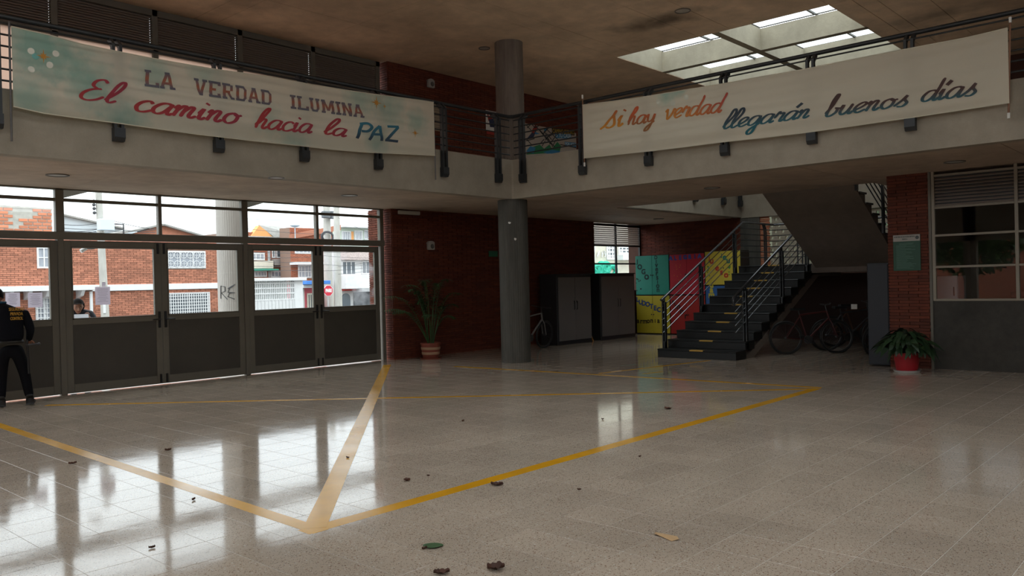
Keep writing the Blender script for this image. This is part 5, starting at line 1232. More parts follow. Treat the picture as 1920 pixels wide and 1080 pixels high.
def head_mesh(c, yaw, pitch, s=1.0):
    """a head 0.23 high facing +x before rotation, with brow, nose, lips, chin and ears"""
    nu, nv = 28, 22; P = []; F = []
    Rm = Matrix.Rotation(yaw, 3, 'Z') @ Matrix.Rotation(pitch, 3, 'Y')
    for j in range(nv+1):
        th = PI*j/nv; z = math.cos(th)
        for i in range(nu):
            a = 2*PI*i/nu; x, y = math.sin(th)*math.cos(a), math.sin(th)*math.sin(a)
            X, Y, Zz = x*.098, y*.076, z*.118
            if z < -.1: k = (-.1-z); X = X*(1-.28*k)+.012*k*(x > 0); Y *= 1-.42*k
            if x > .3:
                X -= .012*max(0, x-.6)
                nose = math.exp(-((y/.17)**2)-((z+.18)/.17)**2); X += .028*nose+.010*math.exp(-((y/.13)**2)-((z-.02)/.2)**2)
                for s_ in (-1, 1): X -= .012*math.exp(-(((y-s_*.36)/.2)**2)-((z-.06)/.13)**2)
                X += .007*math.exp(-((y/.3)**2)-((z-.22)/.1)**2)+.009*math.exp(-((y/.25)**2)-((z+.48)/.07)**2)-.005*math.exp(-((y/.2)**2)-((z+.53)/.03)**2)+.008*math.exp(-((y/.25)**2)-((z+.6)/.06)**2)+.010*math.exp(-((y/.3)**2)-((z+.85)/.12)**2)
            if abs(y) > .9 and -.3 < z < .2: Y += math.copysign(.014, y)*math.exp(-((x+.05)/.2)**2-((z+.05)/.18)**2)
            P.append(Vector(c)+Rm @ Vector((X, Y, Zz))*s)
    for j in range(nv):
        for i in range(nu): F.append((j*nu+i, (j+1)*nu+i, (j+1)*nu+(i+1) % nu, j*nu+(i+1) % nu))
    mb = MB(); mb.add(P, F); return mb, Rm
def hand(wrist, d, up, side, m, parent, curl=.5, s=1.0, name='hand'):
    """palm and five fingers; d points from wrist to fingers, up is the back of the hand"""
    w = Vector(wrist); d = Vector(d).normalized(); up = Vector(up); up = (up-d*up.dot(d)).normalized(); sd = d.cross(up)*side
    K = w+d*.045*s; ch = [[(w, (.024*s, .019*s)), (K, (.036*s, .017*s)), (w+d*.085*s, (.038*s, .014*s))]]
    o = skin(name, ch, m, parent, 2, 0, tuple(w))
    for k, (off, L) in enumerate(((-.027, .066), (-.009, .076), (.009, .071), (.027, .056))):
        p = w+d*.075*s+sd*off*s; pts_ = [(p, .0095*s)]; dr = d.copy(); q = w+d*.09*s+sd*off*s*1.05; pts_.append((q, .0095*s))
        for seg, ln in enumerate((.42, .33, .25)):
            ang = curl*(.5+.35*seg); dr = (dr*math.cos(ang)-up*math.sin(ang)).normalized(); q = q+dr*L*ln*s; pts_.append((q, (.009-.0012*seg)*s))
        f = skin('finger', [pts_], m, parent, 1, 0, tuple(p))
    p = w+d*.02*s-sd*.022*s; q = p+(d*.5-sd*.8-up*.25).normalized()*.038*s; q2 = q+(d*.85-sd*.3-up*.35).normalized()*.030*s; q3 = q2+(d*.9-up*.4).normalized()*.024*s
    skin('thumb', [[(p, .013*s), (q, .0115*s), (q2, .010*s), (q3, .008*s)]], m, parent, 1, 0, tuple(p))
    return o
M_skin = mat('skin_brown', (.30, .13, .075), .55); M_skin2 = mat('skin_light_brown', (.33, .14, .08), .5); M_hair = mat('black_hair', (.012, .009, .008), .85, spec=.15)
M_uni = mat('navy_uniform', (.006, .0065, .010), .9, spec=.15); M_trou = mat('black_trousers', (.005, .005, .007), .9, spec=.15); M_boot = mat('black_boots', (.008, .008, .008), .4)
# guard: back to the camera, leaning to the door
gx, gy_ = 3.845, 13.255
G = thing('person', 'security guard seen from behind in dark uniform at the left door', 'person', (gx, gy_, 0))
fwd = Vector((.35, .93, 0)).normalized(); lf = Vector((-fwd.y, fwd.x, 0))     # lf: guard's left hand side
def g3(f, l, z): return Vector((gx, gy_, 0))+fwd*f+lf*l+Vector((0, 0, z))
pel = g3(0, 0, .92)
skin('trousers', [[(pel, (.15, .115)), (g3(0, 0, .84), (.155, .12))], [(g3(0, 0, .84), (.155, .12)), (g3(.0, .095, .78), .10), (g3(.03, .11, .46), .072), (g3(-.02, .12, .10), .055)],
     [(g3(0, 0, .84), (.155, .12)), (g3(.0, -.10, .78), .105), (g3(.05, -.17, .46), .078), (g3(.0, -.23, .10), .06)]], M_trou, G, 2, 0, tuple(pel))
tor = [(g3(-.0, 0, .90), (.195, .14)), (g3(.0, 0, 1.05), (.20, .14)), (g3(.01, .01, 1.24), (.225, .14)), (g3(.03, .04, 1.38), (.19, .12)), (g3(.07, .12, 1.46), (.085, .08))]
jk = skin('jacket', [tor, [(g3(.03, .04, 1.38), (.19, .12)), (g3(.05, .23, 1.36), .075), (g3(.12, .29, 1.12), .058), (g3(.36, .20, 1.02), .042)],
     [(g3(.03, .04, 1.38), (.19, .12)), (g3(.05, -.19, 1.33), .082), (g3(.06, -.26, 1.10), .062), (g3(.24, -.22, .93), .044)]], M_uni, G, 2, 0, tuple(g3(0, 0, .90)))
MB().tube([g3(.08+.075*math.cos(a), .13+.085*math.sin(a), 1.50) for a in [2*PI*k/16 for k in range(16)]], .016, 8, close=True).build('collar', mat('blue_collar', (.02, .09, .16), .7), G, smooth=True, label='blue collar')
hd, Rm = head_mesh(g3(.13, .15, 1.59), math.atan2(fwd.y, fwd.x), math.radians(22)); hb = hd.build('head', M_skin, G, smooth=True)
MB().tube([g3(.07, .12, 1.42), g3(.11, .15, 1.54)], [.06, .055], 12).build('neck', M_skin, G, smooth=True)
h = MB(); nu = 20; P = []; F = []
for j in range(9):
    th = PI*.62*j/8
    for i in range(nu):
        a = 2*PI*i/nu; x, y, z = math.sin(th)*math.cos(a), math.sin(th)*math.sin(a), math.cos(th)
        lim = 1 if x < .25 else max(0, 1-(x-.25)*.9); zz = z if x < .4 else max(z, .42)
        P.append(g3(.13, .15, 1.59)+Rm @ Vector((x*.106, y*.084, zz*.126)))
for j in range(8):
    for i in range(nu): F.append((j*nu+i, (j+1)*nu+i, (j+1)*nu+(i+1) % nu, j*nu+(i+1) % nu))
h.add(P, F); h.build('hair', M_hair, G, smooth=True)
hand(g3(.36, .20, 1.02), fwd*.9+lf*-.2, (0, 0, 1), 1, M_skin, G); hand(g3(.24, -.22, .93), fwd*.9+Vector((0, 0, -.3)), (0, 0, 1), -1, M_skin, G)
for l, f in ((.12, -.02), (-.23, .0)):
    b_ = skin('boot', [[(g3(f-.05, l, .07), .052), (g3(f+.03, l, .06), .054), (g3(f+.13, l*1.1, .045), .044), (g3(f+.19, l*1.15, .04), .036)], [(g3(f-.05, l, .07), .052), (g3(f-.03, l, .17), .052)]], M_boot, G, 2, 0, tuple(g3(f-.05, l, .07)))
MB().tube([g3(.0+.118*math.cos(a), .158*math.sin(a), .93) for a in [2*PI*k/24 for k in range(24)]], .022, 6, close=True).build('belt', M_boot, G, smooth=True)
for k, (s_, w) in enumerate((('SEGURIDAD', .21), ('PRIVADA', .17), ('CONTROL', .17))):
    z = 1.40-k*.066; fb = -.098+.000*k; ce = g3(fb-.008 if k else fb+.012, 0, z)
    rt = -lf; Q = []; Pp, Ff, tw, th = text_polys(s_)
    for u, v in Pp:
        aa = (u-.5)*w; zz = z-.022+v*.045; xo = -.113-.0*zz+(aa*aa)*1.4+(zz-1.24)*.19+.006
        Q.append((u, v, g3(xo-.022, -aa*.9-.10, zz)))
    n0 = len(Q); Q += [(u, v, p+Vector((.004, .003, .0))) for u, v, p in Q[:n0]]; Ff = list(Ff)+[tuple(i+n0 for i in f) for f in Ff]
    lettering('lettering', Q, Ff, lambda u, v: (.50, .27, .03), G)
bt = thing('baton', 'black side-handle baton hanging at the guard belt', 'baton', g3(-.05, -.21, .93))
MB().tube([g3(-.03, -.215, .95), g3(-.04, -.23, .46)], .016, 10).build('shaft', M_boot, bt, smooth=True); MB().tube([g3(-.03, -.2, .88), g3(-.05, -.36, .885)], .014, 10).ball(g3(-.05, -.365, .885), .021).build('side_handle', mat('baton_grip', (.05, .05, .055), .3), bt, smooth=True)
# woman outside the door, reading a sheet
wc = ony(152, 574, 14.55); wx, wy = wc.x-.02, 14.62
Wm = thing('person', 'dark-haired woman in dark jacket outside the glass door, head bowed over paper', 'person', (wx, wy, -.12))
fw = Vector((-.36, -.93, 0)).normalized(); lw = Vector((-fw.y, fw.x, 0)); zo = wc.z-1.42
def w3(f, l, z): return Vector((wx, wy, 0))+fw*f+lw*l+Vector((0, 0, z+zo))
M_jack = mat('dark_jacket', (.022, .024, .034), .75, var=.2, vscale=20); M_jean = mat('dark_jeans', (.03, .04, .07), .8)
skin('jacket', [[(w3(-.12, 0, .80), (.155, .12)), (w3(-.08, 0, 1.0), (.145, .11)), (w3(-.02, 0, 1.18), (.175, .12)), (w3(.02, 0, 1.29), (.16, .105)), (w3(.06, 0, 1.34), (.07, .065))],
     [(w3(.02, 0, 1.29), (.16, .105)), (w3(.03, .185, 1.29), .072), (w3(.13, .27, 1.08), .055), (w3(.25, .19, 1.20), .040)],
     [(w3(.02, 0, 1.29), (.16, .105)), (w3(.03, -.185, 1.29), .072), (w3(.08, -.26, 1.07), .055), (w3(.25, -.13, 1.15), .040)]], M_jack, Wm, 2, 0, tuple(w3(-.12, 0, .80)))
skin('jeans', [[(w3(-.12, 0, .80), (.15, .115)), (w3(-.12, 0, .72), (.155, .12))], [(w3(-.12, 0, .72), (.155, .12)), (w3(-.11, .09, .64), .092), (w3(-.05, .10, .36), .065), (w3(-.12, .11, .0), .045)], [(w3(-.12, 0, .72), (.155, .12)), (w3(-.11, -.09, .64), .092), (w3(-.04, -.10, .36), .065), (w3(-.12, -.11, .0), .045)]], M_jean, Wm, 2, 0, tuple(w3(-.12, 0, .80)))
for l in (.11, -.11): skin('shoe', [[(w3(-.16, l, -.05), .045), (w3(-.06, l, -.06), .045), (w3(.04, l, -.065), .035)], [(w3(-.16, l, -.05), .045), (w3(-.13, l, .03), .045)]], M_boot, Wm, 2, 0, tuple(w3(-.16, l, -.05)))
hc = w3(.17, 0, 1.42)
hd, Rm = head_mesh(hc, math.atan2(fw.y, fw.x)+.15, math.radians(26), 1.0); hd.build('head', M_skin2, Wm, smooth=True)
MB().tube([w3(.05, 0, 1.30), w3(.12, 0, 1.40)], [.05, .046], 12).build('neck', M_skin2, Wm, smooth=True)
def on_face(x, y, z): return hc+Rm @ Vector((x, y, z))
for s_ in (-1, 1):
    e_ = MB().ball(on_face(.078, s_*.028, .004), .009, (1, 1.2, .5)).build('eye', mat('eye_white', (.5, .48, .45), .3), Wm, smooth=True)
    MB().ball(on_face(.085, s_*.028, .003), .0045).build('iris', M_hair, e_, smooth=True)
    MB().tube([on_face(.086, s_*.012, .028), on_face(.088, s_*.03, .034), on_face(.078, s_*.046, .027)], .0035, 6).build('eyebrow', M_hair, Wm, smooth=True)
MB().tube([on_face(.082, -.022, -.058), on_face(.0895, 0, -.056), on_face(.082, .022, -.058)], .0045, 6).build('lips', mat('lips', (.30, .07, .06), .4), Wm, smooth=True)
P = []; F = []; nu = 24
for j in range(12):
    th = PI*.78*j/11
    for i in range(nu):
        a = 2*PI*i/nu; x, y, z = math.sin(th)*math.cos(a), math.sin(th)*math.sin(a), math.cos(th)
        if x > .2: z = max(z, .46+.25*(1-abs(y)))
        r = 1+.035*math.sin(9*a+3*th)+.03*math.sin(17*a); P.append(hc+Rm @ Vector((x*.112*r-.010, y*.099*r, z*.130+.004)))
for j in range(11):
    for i in range(nu): F.append((j*nu+i, (j+1)*nu+i, (j+1)*nu+(i+1) % nu, j*nu+(i+1) % nu))
h = MB(); h.add(P, F); h.ball(hc+Rm @ Vector((-.11, 0, .02)), .05, (1, 1, .9)); h.build('hair', M_hair, Wm, smooth=True)
hand(w3(.25, .19, 1.20), (fw*.1-lw*.5+Vector((0, 0, .75))), fw, 1, M_skin2, Wm, .9, .95)
hand(w3(.25, -.13, 1.15), fw*.3+lw*.6+Vector((0, 0, .25)), fw*.4+Vector((0, 0, .8)), -1, M_skin2, Wm, .6, .95)
pp = w3(.36, .04, 1.215); mb = MB(); U = lw*.125; V = (Vector((0, 0, .075))-fw*.05)
mb.add([pp-U-V, pp+U-V, pp+U*.9+V, pp-U*.75+V, pp-U-V+fw*.001, pp+U-V+fw*.001, pp+U*.9+V+fw*.001, pp-U*.75+V+fw*.001], [(0, 1, 2, 3), (7, 6, 5, 4), (0, 4, 5, 1), (1, 5, 6, 2), (2, 6, 7, 3), (3, 7, 4, 0)])
mb.build('paper_sheet', mat('bright_paper', (.8, .8, .86), .8), label='white sheet of paper held by the woman outside', cat='paper')
# ---------------------------------------------------------------- street outside
M_asph = mat('asphalt', (.12, .12, .12), .9, var=.15); M_pave = mat('pavement', (.45, .43, .40), .9, var=.12)
g = MB(); g.box(-80, YD+.12, -1.4, 140, 21, -.13) if False else None
MB().box(-60, YD+.16, -.6, 120, 19.5, -.12).build('pavement', M_pave, kind='structure', origin=(0, 15, 0)); MB().box(-80, 19.5, -1.6, 140, 140, -1.0).build('street', M_asph, kind='structure', origin=(0, 25, -1))
M_fb = mat('facade_brick', (.42, .165, .10), .85, var=.16, vscale=6, vary=.25); M_fj = mat('facade_joint', (.26, .17, .13), .9); M_white = mat('white_paint', (.72, .72, .72), .7, var=.05); M_cream = mat('cream_render', (.62, .58, .48), .8, var=.08)
M_wgl = mat('dark_window_glass', (.10, .12, .14), .15); M_curt = mat('curtain_glass', (.36, .38, .42), .3, var=.2, vscale=4, stretch=(6, 1, .5)); M_ora = mat('orange_render', (.72, .33, .12), .8); M_fibre = mat('roof_fibre_cement', (.30, .29, .27), .9, var=.15); M_grey = mat('grey_render', (.42, .42, .42), .8, var=.12, vscale=2)
M_hol = mat('hollow_block', (.60, .22, .12), .85, vary=.25); M_mor = mat('rough_mortar', (.45, .43, .38), .9, var=.2, vscale=5)
M_wire = mat('cable_black', (.05, .05, .055), .6); M_pole = mat('utility_concrete', (.46, .44, .40), .85, var=.12, stretch=(2, 2, .5))
def window(parent, x0, x1, z0, z1, Y, nx, nz, fr=.05, gm=M_curt, fm=M_white, name='window'):
    f = MB(); f.box(x0, Y-.06, z0, x1, Y-.01, z0+fr); f.box(x0, Y-.06, z1-fr, x1, Y-.01, z1); f.box(x0, Y-.06, z0+fr, x0+fr, Y-.01, z1-fr); f.box(x1-fr, Y-.06, z0+fr, x1, Y-.01, z1-fr)
    for i in range(1, nx): x = x0+(x1-x0)*i/nx; f.box(x-fr*.35, Y-.055, z0+fr, x+fr*.35, Y-.015, z1-fr)
    for j in range(1, nz): z = z0+(z1-z0)*j/nz; f.box(x0+fr, Y-.052, z-fr*.3, x1-fr, Y-.018, z+fr*.3)
    w = f.build(name, fm, parent); MB().box(x0+fr*.5, Y-.02, z0+fr*.5, x1-fr*.5, Y-.012, z1-fr*.5).build('pane', gm, w); return w
YO = 34.5
def O(px, py, Y=YO): p = ony(px, py, Y); return p.x, p.z
# brick house across the street
t = thing('brick_house', 'two-storey brick house with white band across the street, filling the left door views', 'building', (14, YO+3, -1)); xa, xb = 4.0, 18.45
zb0, zb1 = 1.68, 1.93
w1, w2_, w3_ = (O(312, 470), O(385, 503)), (O(314, 550), O(392, 588)), (O(68, 463), O(101, 503))
holes_u = [(w1[0][0]-xa, w1[1][1]-zb1, w1[1][0]-xa, w1[0][1]-zb1), (w3_[0][0]-xa, w3_[1][1]-zb1, 11.75-xa, w3_[0][1]-zb1)]
MB().box(xa, YO, -1, xb, YO+3, 4.0).build('wall', M_fj, t)
bricks(t, (xa, YO, zb1), (1, 0, 0), (0, 0, 1), (0, -1, 0), xb-xa, 4.02-zb1, .26, .077, .012, M_fb, holes_u, nind=300, depth=.03)
lw0 = [(w2_[0][0]-xa, w2_[1][1]+.1, w2_[1][0]-xa, w2_[0][1]+.1), (10.9-xa, -.1, 11.9-xa, 1.5)]
bricks(t, (xa, YO, -.1), (1, 0, 0), (0, 0, 1), (0, -1, 0), xb-xa, zb0+.1, .26, .077, .012, M_fb, lw0, nind=150, depth=.03)
MB().bbox(12.95, YO-.12, zb0, xb+.02, YO, zb1, .01).build('white_band', M_white, t); MB().bbox(xa, YO-.75, zb0+.05, 12.95, YO, zb1, .01).build('canopy', M_white, t)
for k in range(14):
    x = xa+.3+k*.62
    if x < 12.8: MB().prism([(YO-.68, zb0+.05), (YO, zb0+.05), (YO, zb0-.28), (YO-.5, zb0-.16)], x, x+.12, 'x').build('bracket', M_white, t)
MB().tube([(12.75, YO-.5, -1), (12.75, YO-.5, zb0)], .06, 10).build('downpipe', M_white, t, smooth=True)
u1 = window(t, w1[0][0], w1[1][0], w1[1][1], w1[0][1], YO-.0, 3, 1, .07, M_curt)
orn = MB(); nx_ = 6
for i in range(nx_):
    for j in range(2):
        cx = w1[0][0]+(w1[1][0]-w1[0][0])*(i+.5)/nx_; cz = w1[1][1]+(w1[0][1]-w1[1][1])*(j+.5)/2; rr = .135
        orn.tube([(cx+rr*math.cos(2*PI*k/12), YO-.08, cz+rr*math.sin(2*PI*k/12)) for k in range(12)], .012, 4, close=True); orn.bar((cx-.15, YO-.08, cz), (cx+.15, YO-.08, cz), .014); orn.bar((cx, YO-.08, cz-.18), (cx, YO-.08, cz+.18), .014)
orn.build('ornamental_grille', M_white, u1)
u2 = window(t, w2_[0][0], w2_[1][0], w2_[1][1], w2_[0][1], YO, 2, 1, .06, M_wgl)
gr = MB(); X0, Z0, X1, Z1 = w2_[0][0], w2_[1][1], w2_[1][0], w2_[0][1]
for k in range(19): x = X0+(X1-X0)*k/18; gr.box(x-.014, YO-.10, Z0, x+.014, YO-.075, Z1)
for k in range(8): z = Z0+(Z1-Z0)*k/7; gr.box(X0, YO-.105, z-.013, X1, YO-.09, z+.013)
gr.build('window_grille', M_white, u2)
window(t, w3_[0][0], 11.75, w3_[1][1], w3_[0][1], YO, 3, 2, .06, M_curt); u4 = window(t, 10.9, 11.9, -.1, 1.5, YO, 3, 2, .08, M_curt)
gr = MB()
for k in range(9): x = 10.95+.9*k/8; gr.box(x-.014, YO-.10, -.1, x+.014, YO-.075, 1.5)
for k in range(9): z = -.05+1.5*k/8; gr.box(10.9, YO-.105, z-.013, 11.9, YO-.09, z+.013)
gr.build('window_grille', M_white, u4)
# parapet of rough hollow blocks at the left, gable at the right
bl = O(97, 395); MB().box(xa, YO+.02, 4.0, bl[0], YO+.3, 4.92).build('parapet', M_mor, t)
def no_patch(u, v): x = xa+u; z = 4.0+v; return not ((10.1 < x < 10.75 and z > 4.35+.2*math.sin(x*9)) or (10.5 < x < 10.95 and z > 4.62))
bricks(t, (xa, YO+.02, 4.0), (1, 0, 0), (0, 0, 1), (0, -1, 0), bl[0]-xa, .90, .33, .13, .03, M_hol, nind=80, depth=.03, clip=no_patch, iname='hollow_block')
MB().prism([(xa, 4.9), (bl[0]+.02, 4.88), (bl[0]+.02, 4.93), (9.8, 4.97), (xa, 5.25)], YO, YO+.32, 'y').build('coping', M_mor, t)
ga, gb, gc = O(236, 437), O(303, 423), O(383, 446)
MB().prism([(ga[0], 3.95), (gc[0]+.3, 3.95), (gb[0], gb[1])], YO+.0, YO+.2, 'y').build('gable', M_fb, t)
rf = MB(); 
for p, q in ((ga, gb), (gb, gc)):
    rf.add([(p[0]-.0, YO-.25, p[1]), (q[0], YO-.25, q[1]), (q[0], YO+3, q[1]), (p[0], YO+3, p[1]), (p[0], YO-.25, p[1]+.07), (q[0], YO-.25, q[1]+.07), (q[0], YO+3, q[1]+.07), (p[0], YO+3, p[1]+.07)], [(0, 3, 2, 1), (4, 5, 6, 7), (0, 1, 5, 4), (1, 2, 6, 5), (2, 3, 7, 6), (3, 0, 4, 7)])
rf.build('roof', M_fibre, t)
# pale sheds behind
t = thing('pale_shed', 'white-grey metal shed rising behind the brick house', 'building', (14, 39, -1)); a = O(118, 405, 38); b_ = O(230, 430, 38)
MB().prism([(a[0]-2, -1), (b_[0]+3, -1), (b_[0]+3, 3.9), (b_[0], b_[1]), (a[0], a[1]), (a[0]-2, a[1]+.15)], 38, 41, 'y').build('wall', mat('pale_metal', (.60, .66, .70), .6), t)
MB().prism([(a[0]-2, a[1]+.15), (a[0], a[1]), (b_[0], b_[1]), (b_[0], b_[1]+.07), (a[0], a[1]+.07), (a[0]-2, a[1]+.22)], 37.8, 41.2, 'y').build('roof', M_fibre, t)
c = O(110, 420, 36.5); MB().bbox(c[0]-.08, 37.55, 3, c[0]+.5, 37.75, 5.2, .02).build('chimney_stack', M_white, label='narrow white stack beside the hollow block parapet', cat='chimney')
# utility pole with cabinet
def upole(px0, py0, px1, py1, Y, r, label):
    a = ony(px0, py0, Y); b_ = ony(px1, py1, Y); d = (a-b_); k = (-1.0-b_.z)/d.z; base = b_+d*k
    t = thing('utility_pole', label, 'pole', tuple(base)); top = a+d*.12
    MB().tube([base, top], [r*1.2, r*.8], 14).build('shaft', M_pole, t, smooth=True); return t, a, b_
t, a, b_ = upole(184, 345, 197, 590, 31, .13, 'leaning concrete utility pole with pale equipment box')
m_ = MB()
for k, (px, py) in enumerate(((176, 377), (176, 384), (176.5, 391), (177, 399))): p = ony(px, py, 31); m_.ball(p, .06); m_.bar(p, p+Vector((.22, 0, 0)), .02)
m_.build('insulators', M_wire, t)
p0, p1 = ony(181, 411, 30.8), ony(209, 433, 30.8); MB().bbox(p0.x, 30.5, p1.z, p1.x, 30.8, p0.z, .02).build('equipment_box', mat('pale_blue_box', (.62, .72, .80), .5), t, label='pale blue-white box')
p = ony(213, 420, 30.8); MB().tube([p, p+Vector((.35, 0, 0)), p+Vector((.35, 0, -.35))], .03, 6).build('arm', M_wire, t, smooth=True)
p = ony(196, 590, 30.85); MB().bbox(p.x-.04, 30.84, p.z+.05, p.x+.05, 30.86, p.z+.6, .005).build('sticker', M_white, t)
t, a, b_ = upole(612, 378, 617, 590, 44, .26, 'tall concrete utility pole with transformer box, left of the pair'); p = ony(613, 403, 43.7); MB().bbox(p.x-.45, 43.4, p.z-.22, p.x+.1, 43.7, p.z+.22, .03).bbox(p.x+.15, 43.4, p.z-.25, p.x+.5, 43.7, p.z+.25, .03).build('transformer', mat('transformer_grey', (.12, .13, .14), .6), t)
q = ony(612, 444, 43.7); MB().tube([(q.x+.45*math.cos(2*PI*k/20), 43.6, q.z+.33*math.sin(2*PI*k/20)) for k in range(20)], .05, 6, close=True).tube([(q.x+.38*math.cos(2*PI*k/20), 43.55, q.z+.27*math.sin(2*PI*k/20)) for k in range(20)], .04, 6, close=True).build('cable_coil', M_wire, t, smooth=True)
t, a, b_ = upole(631, 396, 634, 590, 42, .22, 'plain concrete utility pole, right of the pair')
# cables
cables = [((118, 421), (182, 419), 32), ((118, 428), (210, 427), 32), ((118, 434), (290, 431), 32), ((118, 436.5), (180, 434), 32), ((118, 433), (182, 430), 33), ((210, 427), (292, 436), 33), ((206, 412), (292, 430), 33), ((465, 483), (600, 481), 40), ((465, 472), (600, 474), 40), ((467, 489), (600, 492), 40), ((467, 499), (602, 498), 40), ((467, 505), (604, 506), 40),
          ((604, 467), (706, 473), 40), ((604, 473), (706, 470), 40), ((604, 479), (706, 484), 41), ((604, 496), (706, 497), 41), ((604, 508), (706, 500), 41), ((634, 408), (700, 440), 41), ((634, 500), (706, 488), 40), ((634, 514), (706, 505), 40), ((452, 428), (612, 440), 42), ((452, 409), (540, 412), 43)]
CL = ['highest thin cable crossing left of the pale pole box', 'second thin cable left of the pale pole box', 'long thin cable passing below the pale pole box', 'lowest thin cable left of the leaning pole', 'thin cable just under the shed roof by the pole',
      'cable running down right of the pale pole box', 'upper cable running right from the pale pole box', 'cable over the brick house windows right of the column, second from top', 'topmost cable right of the outdoor column', 'cable above the cream balcony of the row house',
      'cable across the cream balcony of the row house', 'cable along the green balcony edge', 'topmost cable behind the smeared glass', 'second cable behind the smeared glass', 'cable under the tile canopy of the white house', 'cable crossing the white house windows',
      'cable rising over the white balcony wall', 'slanting cable from the plain pole towards the green windows', 'cable from the pole across the upper dark windows', 'lowest cable before the white balcony wall', 'cable over the orange gable to the transformer pole', 'high short cable against the sky above the orange gable']
for i, (a, b_, Y) in enumerate(cables):
    p, q = ony(*a, Y), ony(*b_, Y); pts_ = [p.lerp(q, k/12)+Vector((0, 0, -.05*math.sin(PI*k/12))) for k in range(13)]
    MB().tube(pts_, .011, 5).build('overhead_cable', M_wire, label=CL[i], cat='cable', group='overhead cables across the street', smooth=True)
# white gate and carport
Yg = 40
def Og(px, py, Y=Yg): p = ony(px, py, Y); return p.x, p.z
t = thing('carport_gate', 'white barred carport gate under a white roof edge', 'gate', (Og(510, 585)[0], Yg, -1)); x0, x1 = Og(473, 560)[0], Og(552, 560)[0]; zt, zmid = Og(510, 527)[1], Og(510, 562)[1]
MB().box(x0, Yg, -1, x1, Yg+.06, zmid).build('lower_sheet', M_white, t)
for k in range(24): x = x0+(x1-x0)*k/23; MB().box(x-.025, Yg, zmid, x+.025, Yg+.05, zt).build('bar', M_white, t)
for z in (zmid, zmid+(zt-zmid)*.33, zmid+(zt-zmid)*.62, zt-.12): MB().box(x0, Yg-.02, z-.035, x1, Yg+.06, z+.035).build('rail', M_white, t)
for k in range(12): x = x0+(x1-x0)*(k+.5)/12; MB().box(x-.03, Yg-.03, -1, x+.03, Yg, zmid).build('rib', mat('gate_rib', (.62, .62, .62), .6), t)
xr = Og(570, 530)[0]
MB().bbox(Og(462, 520)[0]-.3, Yg-.3, zt+.0, xr, Yg+4.5, zt+.17, .02).build('roof_edge', M_white, t); MB().bbox(x1, Yg-.05, -1, x1+.55, Yg+.4, zt, .02).build('gate_post', M_white, t)
MB().box(x0-1.2, Yg, -1, x0-.05, Yg+.3, zt).build('brick_pier', M_fb, t); bricks(t, (x0-1.2, Yg, -1), (1, 0, 0), (0, 0, 1), (0, -1, 0), 1.15, zt+1, .26, .077, .012, M_fb, nind=0, depth=.03)
MB().box(x0, Yg+1.6, -1, x1+.5, Yg+1.8, zt).build('rear_wall', mat('pale_green_wall', (.48, .58, .52), .8), t)
# terrace behind: brick houses
def house(name, label, px0, px1, ptop, Y, m, wins=(), roof=None, extra=None, bands=(), brick=False, dep=6):
    x0, x1 = ony(px0, 500, Y).x, ony(px1, 500, Y).x; zt = ony((px0+px1)/2, ptop, Y).z
    t = thing(name, label, 'building', ((x0+x1)/2, Y+3, -1)); MB().box(x0, Y, -1, x1, Y+dep, zt).build('wall', M_fj if brick else m, t)
    hs = []
    for w in wins:
        a, b_ = ony(w[0], w[1], Y), ony(w[2], w[3], Y); window(t, a.x, b_.x, b_.z, a.z, Y, w[4], w[5], .09, w[6] if len(w) > 6 else M_curt, w[7] if len(w) > 7 else M_white); hs.append((a.x-x0, b_.z+1, b_.x-x0, a.z+1))
    for b_ in bands:
        p, q = ony(b_[0], b_[1], Y), ony(b_[2], b_[3], Y); MB().bbox(p.x, Y-b_[5], q.z, q.x, Y, p.z, .02).build(b_[6] if len(b_) > 6 else 'band', b_[4], t); hs.append((p.x-x0, q.z+1, q.x-x0, p.z+1))
    if brick: bricks(t, (x0, Y, -1), (1, 0, 0), (0, 0, 1), (0, -1, 0), x1-x0, zt+1, .28, .08, .012, m, hs, nind=0, depth=.03)
    return t, x0, x1, zt
M_fb2 = mat('facade_brick_far', (.36, .12, .065), .85, var=.18, vscale=3, vary=.2)
t, x0, x1, zt = house('brick_row_house', 'far brick house with orange gable above the white gate', 440, 545, 436, 52, M_fb2, [(471, 474, 496, 488, 3, 1), (509, 466, 516, 484, 1, 1, M_wgl), (517, 466, 530, 484, 1, 1, M_wgl), (466, 508, 500, 519, 6, 1), (507, 508, 536, 520, 4, 1)],
    bands=[(463, 490, 503, 504, M_cream, .7, 'balcony'), (463, 505, 512, 508, mat('green_sheet', (.03, .30, .2), .6), .8, 'green_edge'), (508, 486, 530, 498, mat('balcony_dark', (.28, .25, .23), .7), .5, 'balcony_grille'), (501, 468, 507, 520, M_grey, .1, 'downpipe')], brick=True)
g0, g1, g2_ = ony(470, 440, 51.9), ony(485, 423, 51.9), ony(512, 440, 51.9)
MB().prism([(g0.x, g0.z-.1), (g2_.x, g0.z-.1), (g1.x, g1.z)], 51.8, 52.3, 'y').build('gable', M_ora, t)
e0, e1 = ony(535, 425, 51.9), ony(553, 437, 51.9)
MB().add([(g1.x, 51.9, g1.z+.05), (e0.x, 52.8, e0.z+.1), (e1.x+.3, 52.2, e1.z-.1), (g2_.x, 51.7, g0.z-.15), (g1.x, 52.1, g1.z-.05), (e0.x, 53.0, e0.z), (e1.x+.3, 52.4, e1.z-.2), (g2_.x, 51.9, g0.z-.25)], [(0, 1, 2, 3), (7, 6, 5, 4), (0, 4, 5, 1), (1, 5, 6, 2), (2, 6, 7, 3), (3, 7, 4, 0)]).build('roof', M_fibre, t)
MB().bbox(x0, 51.5, g0.z-.22, g2_.x+1, 52, g0.z-.12, .02).build('eave', M_fibre, t)
